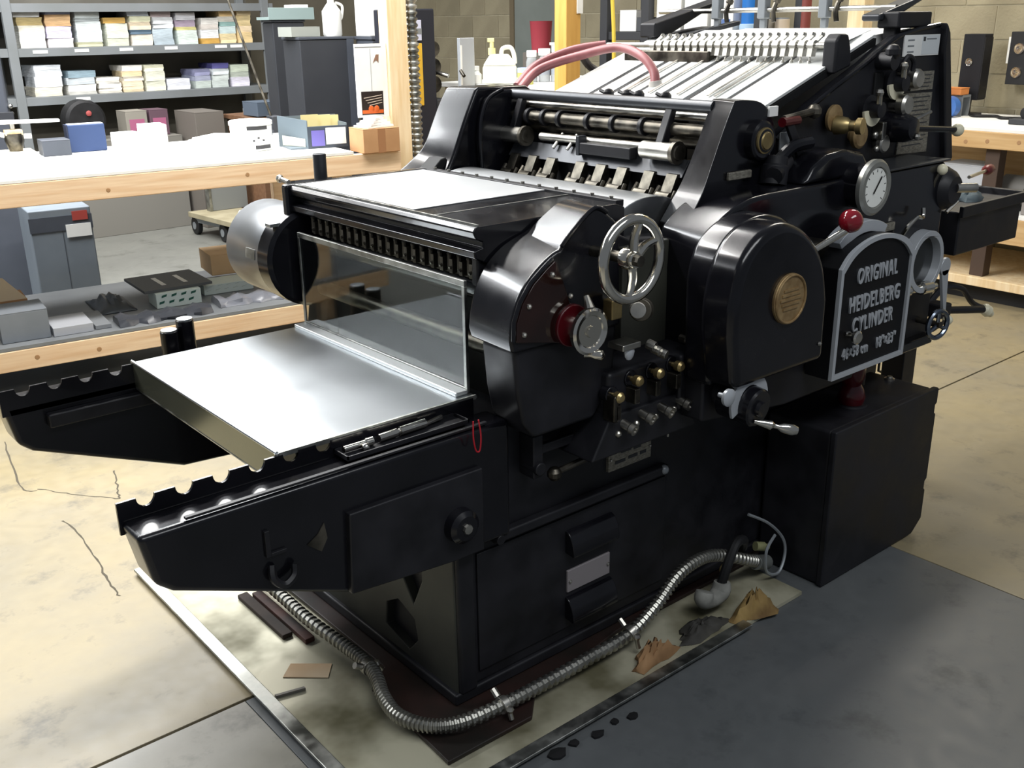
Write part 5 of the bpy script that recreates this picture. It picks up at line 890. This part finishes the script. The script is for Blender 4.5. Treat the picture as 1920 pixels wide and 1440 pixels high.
# goods on the floor below the shelving
def fl_carton(name, label, x, y, z, w_, d_, h, m, cat='box', band=None):
    t = thing(name, label, cat, (x, y, z)); obj('carton_body', B().box(-w_/2, w_/2, -d_/2, d_/2, 0, h), m, t, 0.004, local=True)
    obj('lid_flap', B().box(-w_/2, w_/2, -d_/2, d_/2, h, h+0.006), m, t, local=True)
    if band: obj('printed_band', B().box(-w_*0.35, w_*0.35, -d_/2-0.002, -d_/2, h*0.25, h*0.7), band, t, local=True)
    return t
PINKP = mat('magenta print', '#a05a78', 0.6)
fl_carton('base_crate', 'wide grey crate on the floor below the steel shelving', 1.66, 6.62, 0.0, 0.9, 0.4, 0.72, mat('grey board crate', '#76736c', 0.7))
fl_carton('pink_carton', 'grey carton with magenta print, left one below the shelving', 1.80, 6.62, 0.728, 0.17, 0.2, 0.19, mat('dull card', '#8b867c', 0.7), band=PINKP)
fl_carton('pink_carton', 'maroon carton with magenta print, right one below the shelving', 1.98, 6.62, 0.728, 0.15, 0.2, 0.19, mat('maroon card', '#5d4550', 0.7), band=PINKP)
fl_carton('grey_file_box', 'upright taupe file cabinet below the right of the shelving', 2.26, 6.40, 0.0, 0.24, 0.4, 0.90, mat('taupe steel', '#6f6962', 0.6), 'cabinet')
dk = thing('wooden_desk', 'brown wooden desk stacked with goods right of the file cabinet', 'desk', (2.72, 6.0, 0))
obj('desk_top', B().box(-0.30, 0.40, -0.3, 0.3, 0.84, 0.875), mat('brown wood', '#7a5a42', 0.6, 0, '#6b4d38', 6, stretch=(0.5, 6, 6)), dk, 0.004, local=True); obj('desk_side', B().box(-0.28, 0.38, -0.28, 0.28, 0, 0.84), MATS['brown wood'], dk, 0.004, local=True); obj('drawer_front', B().box(-0.22, 0.30, -0.29, -0.28, 0.55, 0.80), mat('tan wood', '#8d6a4a', 0.6), dk, 0.004, local=True)
fl_carton('blue_box', 'dusty blue box on the brown wooden desk', 2.56, 5.85, 0.882, 0.24, 0.25, 0.10, mat('dusty blue', '#56616f', 0.6))
fl_carton('red_box', 'small dark red box on the brown wooden desk', 2.84, 5.88, 0.882, 0.16, 0.2, 0.08, mat('dark red card', '#7a3036', 0.6))
wbt = thing('white_canister', 'tall white canister with pale blue stripe on the desk', 'canister', (2.74, 5.78, 0.876)); obj('can_body', B().lathe((0, 0, 0), (0, 0, 1), [(0, 0.045), (0.17, 0.045), (0.18, 0.04), (0.19, 0.03), (0.19, 0)], 20), MATS['white plastic'], wbt, local=True); obj('can_stripe', B().cyl((0, 0, 0.09), (0, 0, 0.11), 0.0455, n=20), mat('pale blue', '#a9c6d2', 0.5), wbt, local=True)
o = thing('sheet_stack', 'long flat stack of white sheets on the desk below the shelving', 'paper', (2.84, 6.12, 0.888)); obj('sheets', B().box(-0.25, 0.27, -0.1, 0.17, 0, 0.02), WHITEP, o, local=True); obj('board', B().box(-0.25, 0.3, -0.1, 0.17, -0.012, 0.0), WOODP, o, local=True)
bc = thing('round_case', 'round black case with a red patch on the grey crate below the shelving', 'case', (1.42, 6.60, 0.728)); obj('case_body', B().lathe((0, 0.09, 0.15), (0, -1, 0), [(0, 0.13), (0.02, 0.15), (0.15, 0.15), (0.17, 0.13), (0.17, 0)], 28), BLACKR, bc, local=True); obj('case_foot', B().box(-0.06, 0.06, -0.07, 0.08, 0, 0.02), BLACKR, bc, local=True); obj('red_patch', B().sphere((0.02, -0.085, 0.20), 0.022, 10, 1, 0.4, 1), mat('dull red', '#a04a48', 0.6), bc, local=True)
# dolly on the floor
dy = thing('wheeled_dolly', 'low wooden dolly with black castors on the floor behind the bench', 'dolly', (2.15, 5.6, 0), 0.0)
obj('deck', B().hexa([(-0.22, 0.45, 0.14), (-0.15, -0.6, 0.14), (0.17, -0.6, 0.14), (0.17, 0.45, 0.14), (-0.22, 0.45, 0.18), (-0.15, -0.6, 0.18), (0.17, -0.6, 0.18), (0.17, 0.45, 0.18)]), mat('grey plywood', '#a39a80', 0.7, 0, '#8f866c', 6), dy, 0.004, local=True)
for x, y in ((-0.17, 0.42), (-0.14, -0.02), (-0.08, -0.05), (0.12, 0.4)): 
    c_ = obj('castor_wheel', B().cyl((x-0.02, y, 0.07), (x+0.02, y, 0.07), 0.07, n=20), BLACKR, dy, 0.008, local=True); obj('castor_hub', B().cyl((x-0.024, y, 0.07), (x-0.019, y, 0.07), 0.03, n=14), GREYM, c_, local=True)
obj('strut', B().hexa([(-0.19, 0.40, 0.10), (-0.13, -0.05, 0.10), (-0.11, -0.05, 0.10), (-0.17, 0.40, 0.10), (-0.19, 0.40, 0.14), (-0.13, -0.05, 0.14), (-0.11, -0.05, 0.14), (-0.17, 0.40, 0.14)]), GREYM, dy, local=True)
gb2 = thing('upright_panel', 'grey upright panel standing on the dolly', 'panel', (2.2, 5.95, 0.181)); obj('panel', B().box(-0.12, 0.18, -0.03, 0.03, 0, 0.5), mat('grey panel', '#7b7d7a', 0.6), gb2, 0.004, local=True); obj('panel_rail', B().box(-0.14, -0.12, -0.035, 0.035, 0, 0.52), GALV, gb2, local=True)
wr_ = thing('rolled_cloth', 'pale rolled cloth lying on the dolly deck', 'cloth', (2.12, 5.15, 0.181)); obj('roll', B().lathe((-0.15, 0.1, 0.055), (1, -0.25, 0), [(0, 0.02), (0.02, 0.05), (0.12, 0.055), (0.26, 0.05), (0.30, 0.03), (0.30, 0)], 14), mat('off white cloth', '#c9c9c0', 0.8), wr_, local=True)

# ================================================================== SUPPLY TABLE WITH JUGS, RACK, RIGHT BENCH
st = thing('supply_table', 'tall white topped supply table behind the far side of the press', 'table', (2.95, 3.1, 0))
obj('table_top', B().box(-0.29, 0.75, -0.55, 0.55, 1.17, 1.20), WHITEP, st, 0.004, local=True); obj('table_apron', B().box(-0.27, 0.73, -0.53, 0.53, 1.08, 1.17), WOOD, st, 0.004, local=True)
for x in (-0.22, 0.68):
    for y in (-0.48, 0.48): obj('table_leg', B().box(x-0.04, x+0.04, y-0.04, y+0.04, 0, 1.08), WOOD, st, 0.004, local=True)
RG = Vector(RGT[:2]+(0,)).normalized()
def sup(pxx, dd=0.0): p = Vector((2.81, 3.19, 0))+RG*((pxx-950)*0.00316)+Vector((0.6, 0.8, 0))*dd; return (p.x, p.y, 1.201)
WPL = MATS['white plastic']
j1 = thing('solvent_jug', 'large ivory solvent jug with yellow pump on the supply table', 'jug', sup(938), -0.69)
obj('jug_body', B().hexa([(-0.10, -0.06, 0), (0.10, -0.06, 0), (0.10, 0.06, 0), (-0.10, 0.06, 0), (-0.10, -0.06, 0.10), (0.10, -0.06, 0.10), (0.10, 0.06, 0.10), (-0.10, 0.06, 0.10)]).hexa([(-0.10, -0.06, 0.099), (0.10, -0.06, 0.099), (0.10, 0.06, 0.099), (-0.10, 0.06, 0.099), (-0.055, -0.03, 0.165), (0.055, -0.03, 0.165), (0.055, 0.03, 0.165), (-0.055, 0.03, 0.165)]), mat('ivory jug', '#efeee0', 0.45), j1, 0.012, local=True)
obj('jug_handle', B().tube(smooth_path([(0.01, 0, 0.155), (0.02, 0, 0.195), (0.065, 0, 0.20), (0.085, 0, 0.16), (0.09, 0, 0.11)]), 0.013, 8), MATS['ivory jug'], j1, local=True)
obj('pump', B().cyl((-0.045, 0, 0.16), (-0.045, 0, 0.20), 0.022).cyl((-0.045, 0, 0.20), (-0.045, 0, 0.235), 0.012).box(-0.07, -0.03, -0.012, 0.012, 0.232, 0.255), mat('pale yellow plastic', '#e6e0a0', 0.45), j1, 0.003, local=True)
j2 = thing('spray_bottle', 'small white spray bottle left of the solvent jug', 'bottle', sup(896), -0.69); obj('bottle_body', B().lathe((0, 0, 0), (0, 0, 1), [(0, 0.026), (0.05, 0.027), (0.065, 0.014), (0.075, 0.012), (0.075, 0)], 16), WPL, j2, local=True); obj('nozzle', B().box(-0.022, 0.012, -0.008, 0.008, 0.075, 0.10), WPL, j2, 0.003, local=True)
j3 = thing('yellow_can', 'short yellow can with pale blue lid beside the solvent jug', 'can', sup(983, -0.14), -0.69); obj('can_body', B().cyl((0, 0, 0), (0, 0, 0.065), 0.046, n=24), mat('yellow can', '#cfc55a', 0.5, 0, '#b8b870', 12), j3, local=True); obj('can_lid', B().cyl((0, 0, 0.065), (0, 0, 0.092), 0.047, n=24), mat('pale blue lid', '#a3b3d2', 0.5), j3, 0.002, local=True)
for k, (p_, h, lab) in enumerate(((1000, 0.19, 'clear bottle with white cap next to the yellow can'), (1024, 0.20, 'clear jar with wide white lid right of the clear bottle'), (1047, 0.22, 'clear pump bottle with white head by the lumber post'))):
    q = thing('clear_bottle', lab, 'bottle', sup(p_, 0.1), 0.0, 'clear bottles on the supply table'); obj('bottle_body', B().lathe((0, 0, 0), (0, 0, 1), [(0, 0.034), (h*0.6, 0.034), (h*0.75, 0.026), (h*0.75, 0)], 18), mat('frosted clear plastic', '#c9cdd0', 0.25, 0, trans=0.6), q, local=True); obj('bottle_cap', B().cyl((0, 0, h*0.75), (0, 0, h*0.95), 0.030 if k != 1 else 0.036, n=18), WPL, q, 0.003, local=True); obj('bottle_label', B().cyl((0, 0, h*0.2), (0, 0, h*0.42), 0.0345, n=18), mat('grey label', '#8f949c', 0.6), q, local=True)
    if k == 2: obj('pump_spout', B().box(-0.05, 0.012, -0.008, 0.008, h*0.95, h*1.02), WPL, q, 0.002, local=True)
lp = thing('lumber_post', 'yellow lumber post rising behind the feeder of the press', 'post', (2.55, 2.38, 0)); obj('timber', B().box(-0.05, 0.05, -0.045, 0.045, 0, 3.0), mat('yellow pine', '#d8a85a', 0.6, 0, '#c9974a', 5, stretch=(6, 6, 0.6)), lp, 0.004, local=True); obj('paper_tag', B().box(0.02, 0.06, -0.05, -0.046, 1.58, 1.75), WHITEP, lp, local=True)
tag(obj('power_cable', B().tube(smooth_path([(2.75, 2.28, 2.6), (2.765, 2.285, 1.8), (2.775, 2.27, 1.45), (2.78, 2.27, 1.0), (2.78, 2.27, 0.002)], 8), 0.010, 8), mat('yellow cord', '#e0c64e', 0.5)), 'yellow power cord hanging down beside the lumber post', 'cord')
dr_ = struct(obj('door_1', B().box(5.225, 5.262, 5.42, 5.98, 0, 2.2), mat('grey door paint', '#7f8580', 0.55, 0, '#757b76', 3), None, 0.004)); obj('door_frame', B().box(5.215, 5.264, 5.36, 5.42, 0, 2.2).box(5.215, 5.264, 5.98, 6.04, 0, 2.2), mat('door frame tan', '#6f6450', 0.6), dr_)
rbk = thing('red_bucket', 'faded red bucket hanging low in front of the grey door', 'bucket', (4.2, 4.45, 1.2)); obj('bucket_body', B().lathe((0, 0, 0.12), (0, 0, 1), [(0, 0.07), (0.22, 0.085), (0.225, 0.088), (0.225, 0.08), (0.05, 0.07), (0.05, 0)], 24), mat('faded red plastic', '#a8414c', 0.5), rbk, local=True); obj('bucket_stand', B().box(-0.1, 0.1, -0.1, 0.1, -1.2, 0.12), mat('taupe steel', '#6f6962', 0.6), rbk, 0.004, local=True)
rk = thing('storage_rack', 'dark steel storage rack with white cartons behind the feeder', 'rack', (4.5, 3.2, 0))
DKR = mat('dark rack steel', '#3c3d40', 0.5)
obj('rack_shelf', B().box(-0.2, 0.25, -0.75, 0.70, 1.41, 1.465), DKR, rk, 0.003, local=True); obj('rack_shelf', B().box(-0.2, 0.25, -0.75, 0.70, 0.9, 0.95), DKR, rk, 0.003, local=True)
for y in (0.66, 0.26, -0.70): obj('rack_post', B().box(-0.22, -0.16, y-0.03, y+0.04, 0, 2.2), DKR, rk, 0.003, local=True); obj('rack_post', B().box(0.2, 0.25, y-0.03, y+0.04, 0, 2.2), DKR, rk, 0.003, local=True)
for k, (y, w_, h, lab, bl) in enumerate(((3.68, 0.16, 0.14, 'low white carton at the left end of the storage rack', None), (3.55, 0.09, 0.09, 'small grey carton left of the rack post', 'g'), (3.30, 0.22, 0.34, 'tall white carton with blue band on the storage rack', 'b'), (3.06, 0.20, 0.34, 'plain tall white carton in the middle of the storage rack', None), (2.84, 0.18, 0.20, 'white carton with blue band at the right of the storage rack', 'b'))):
    t = thing('rack_carton', lab, 'box', (4.42, y, 1.466), 0, 'cartons on the storage rack'); m = WHITEP if bl != 'g' else mat('charcoal carton', '#4c4e52', 0.6)
    obj('carton_body', B().box(-0.08, 0.1, -w_/2, w_/2, 0, h), m, t, 0.004, local=True); obj('lid_flap', B().box(-0.08, 0.1, -w_/2, w_/2, h, h+0.004), m, t, local=True)
    if bl == 'b': obj('blue_band', B().box(-0.083, -0.08, -w_/2+0.02, w_/2-0.03, 0.035, 0.075), mat('blue print', '#5b74a8', 0.6), t, local=True)
bt = thing('water_bottle', 'blue water bottle standing behind the feeder clamps', 'bottle', (4.42, 2.67, 1.466)); obj('bottle_body', B().lathe((0, 0, 0.03), (0, 0, 1), [(0, 0.06), (0.22, 0.06), (0.26, 0.03), (0.28, 0.025), (0.28, 0)], 22), mat('bright blue plastic', '#2f78c8', 0.35), bt, local=True); obj('bottle_foot', B().cyl((0, 0, 0), (0, 0, 0.045), 0.07, n=22), mat('pale blue plastic', '#b8d4ec', 0.4), bt, 0.003, local=True)
for k, (y, c, lab) in enumerate(((2.545, '#b9b5ac', 'grey tin on the storage rack next to the blue bottle'), (2.44, '#c9bba8', 'tan tin at the right end of the storage rack'))):
    t = thing('tin_can', lab, 'can', (4.44, y, 1.466), 0, 'tins on the storage rack'); obj('tin_body', B().cyl((0, 0, 0), (0, 0, 0.07), 0.045, n=22), mat('tin '+c, c, 0.4, 0.3), t, 0.002, local=True); obj('tin_lid', B().cyl((0, 0, 0.07), (0, 0, 0.08), 0.042, n=22), GREYM, t, local=True)
tp = thing('timber_post', 'pale timber post standing behind the feeder rods', 'post', (4.0, 1.62, 0)); obj('timber', B().box(-0.045, 0.045, -0.05, 0.05, 0, 2.4), WOODP, tp, 0.004, local=True); obj('base_block', B().box(-0.07, 0.07, -0.07, 0.07, 0, 0.06), WOODP, tp, local=True)
pp = thing('red_pipe', 'dull red vertical pipe left of the pale timber post', 'pipe', (4.0, 1.965, 0)); obj('pipe', B().cyl((0, 0, 0.02), (0, 0, 2.4), 0.027, n=18), mat('dull red paint', '#7a3c36', 0.5), pp, local=True); obj('pipe_flange', B().cyl((0, 0, 0), (0, 0, 0.02), 0.06, n=18), MATS['dull red paint'], pp, local=True)
# right bench
rbn = thing('side_bench', 'pale lumber side bench along the right hand block wall', 'work bench', (4.4, 0.6, 0))
obj('bench_top', B().box(0, 0.86, -1.2, 1.6, 0.95, 0.968), WHITEP, rbn, 0.002, local=True)
b1 = obj('front_beam', B().box(-0.005, 0.035, -1.2, 1.6, 0.86, 0.95), mat('pale pine', '#cfae7e', 0.65, 0, '#bf9a68', 6, stretch=(9, 0.5, 9)), rbn, 0.004, local=True)
for y, z in ((0.54, 0.89), (0.42, 0.90), (0.25, 0.905)): obj('knot', B().lathe((-0.005, y, z), (-1, 0, 0), [(0, 0.012), (0.0012, 0.010), (0.0012, 0)], 10), KNOT, b1, local=True)
obj('back_board', B().box(0.55, 0.58, 0.45, 1.6, 0.64, 0.95), MATS['pale pine'], rbn, 0.003, local=True); obj('low_shelf', B().box(0, 0.86, -1.2, 1.6, 0.50, 0.52), WHITEP, rbn, 0.002, local=True); obj('floor_board', B().box(0, 0.86, -1.2, 1.6, 0.10, 0.15), WOODP, rbn, 0.004, local=True); obj('floor_sleeper', B().box(0.1, 0.3, -1.2, 1.6, 0.0, 0.10), BLACKR, rbn, local=True); obj('shelf_beam', B().box(-0.005, 0.035, -1.2, 1.6, 0.36, 0.50), MATS['pale pine'], rbn, 0.004, local=True)
for y in (-1.1, 0.40, 1.5): obj('bench_leg', B().box(0.04, 0.12, y-0.04, y+0.04, 0.15, 0.95), mat('dark stained post', '#4a3a30', 0.6), rbn, 0.004, local=True)
sp = thing('black_speaker', 'tall narrow black speaker standing on the side bench', 'speaker', (5.10, 1.50, 0.969)); obj('speaker_box', B().box(-0.05, 0.05, -0.068, 0.062, 0.09, 0.47), mat('black speaker cloth', '#15161d', 0.7), sp, 0.004, local=True); obj('speaker_neck', B().cyl((0, 0, 0.01), (0, 0, 0.09), 0.012), DKSTEEL, sp, local=True); obj('speaker_foot', B().box(-0.05, 0.05, -0.06, 0.06, 0, 0.012), BLACKM, sp, local=True); obj('chrome_disc', B().lathe((-0.05, 0.01, 0.31), (-1, 0, 0), [(0, 0.022), (0.006, 0.022), (0.004, 0.012), (0.006, 0)], 20), CHROME, sp, local=True); obj('side_edge', B().box(-0.048, 0.048, -0.072, -0.068, 0.10, 0.45), BLACKM, sp, local=True)
sp2 = thing('control_panel', 'black panel with two chrome discs hanging on the block wall', 'panel', (5.2, 1.22, 1.12)); obj('panel_box', B().box(-0.03, 0.06, -0.12, 0.115, 0.03, 0.33), mat('black panel', '#191a1d', 0.55), sp2, 0.004, local=True)
for z in (0.10, 0.235): obj('chrome_disc', B().lathe((-0.03, 0.055, z), (-1, 0, 0), [(0, 0.032), (0.008, 0.030), (0.006, 0.014), (0.010, 0)], 22), CHROME, sp2, local=True)
obj('white_edge', B().box(-0.02, 0.0, 0.115, 0.13, 0.15, 0.30), WHITEP, sp2, local=True)
tpz = thing('tape_roll', 'blue tape dispenser with dark hub on the side bench', 'tape', (4.85, 1.50, 0.969)); obj('tape_body', B().prism([(0.0+0.062*math.cos(2*PI*i/24), 0.06+0.062*math.sin(2*PI*i/24)) if i not in () else (0, 0) for i in range(24)], 'x', -0.03, 0.03, [[(0.028*math.cos(2*PI*i/16), 0.072+0.028*math.sin(2*PI*i/16)) for i in range(16)]]), mat('tape blue', '#3f6fb8', 0.5), tpz, local=True); obj('tape_hub', B().cyl((-0.02, 0, 0.072), (0.02, 0, 0.072), 0.027), DKSLATE, tpz, local=True)
fl_carton('orange_block', 'orange wooden block lying above the blue tape roll', 4.95, 1.52, 1.095, 0.10, 0.12, 0.035, mat('orange wood', '#d8894a', 0.6))
stb = thing('small_rack', 'dull grey riser under the orange block behind the tape roll', 'riser', (4.98, 1.52, 0.969)); obj('riser_top', B().box(-0.05, 0.05, -0.06, 0.06, 0.11, 0.124), GREYM, stb, local=True); obj('riser_leg', B().box(-0.05, -0.04, -0.06, 0.06, 0, 0.11), GREYM, stb, local=True); obj('riser_leg', B().box(0.04, 0.05, -0.06, 0.06, 0, 0.11), GREYM, stb, local=True)
wbo = thing('white_bottle', 'white squeeze bottle with pointed cap on the side bench', 'bottle', (4.92, 1.60, 0.969)); obj('bottle_body', B().lathe((0, 0, 0), (0, 0, 1), [(0, 0.04), (0.13, 0.04), (0.17, 0.02), (0.26, 0.006), (0.26, 0)], 18), WPL, wbo, local=True); obj('bottle_cap', B().cyl((0, 0, 0.165), (0, 0, 0.19), 0.022), mat('dull red', '#a04a48', 0.6), wbo, local=True)
orp = thing('orange_pot', 'orange paint pot at the left end of the side bench', 'pot', (4.80, 1.58, 0.969)); obj('pot_body', B().cyl((0, 0, 0), (0, 0, 0.10), 0.045, n=20), mat('orange red', '#c2532e', 0.5), orp, 0.003, local=True); obj('pot_lid', B().cyl((0, 0, 0.10), (0, 0, 0.112), 0.047, n=20), MATS['orange red'], orp, local=True)
tag(obj('power_cable', B().tube(smooth_path([(5.05, 1.46, 0.978), (4.95, 1.38, 0.978), (5.0, 1.28, 0.978), (4.92, 1.2, 0.978), (4.98, 1.1, 0.978)], 8), 0.009, 8), BLACKR), 'black cord curling over the white top of the side bench', 'cord')
bd = thing('black_device', 'black desk device at the right edge of the side bench', 'device', (4.75, 0.98, 0.969)); obj('device_base', B().box(-0.08, 0.08, -0.07, 0.07, 0, 0.03), DKSLATE, bd, 0.004, local=True); obj('device_head', B().cyl((-0.03, 0, 0.06), (0.03, 0, 0.06), 0.035), BLACKM, bd, 0.004, local=True)
fl_carton('white_bin', 'white plastic bin on the lower shelf of the side bench', 4.65, 1.20, 0.521, 0.22, 0.26, 0.22, mat('pale grey plastic', '#c2c6cc', 0.5), 'bin')
mt = thing('electric_motor', 'dusty grey electric motor on the lower shelf of the side bench', 'motor', (4.62, 0.93, 0.521)); obj('motor_body', B().lathe((0, -0.09, 0.10), (0, 1, 0), [(0, 0.05), (0.01, 0.085), (0.15, 0.085), (0.17, 0.05), (0.17, 0)], 24), mat('dusty motor', '#6c6a66', 0.6, 0.2), mt, local=True); obj('motor_foot', B().box(-0.07, 0.07, -0.07, 0.07, 0, 0.03), DKSLATE, mt, local=True)
fl_carton('flat_panel_stack', 'grey panel leaning on the lower shelf of the side bench', 4.55, 0.70, 0.521, 0.20, 0.22, 0.10, mat('warm grey', '#8a8580', 0.6))
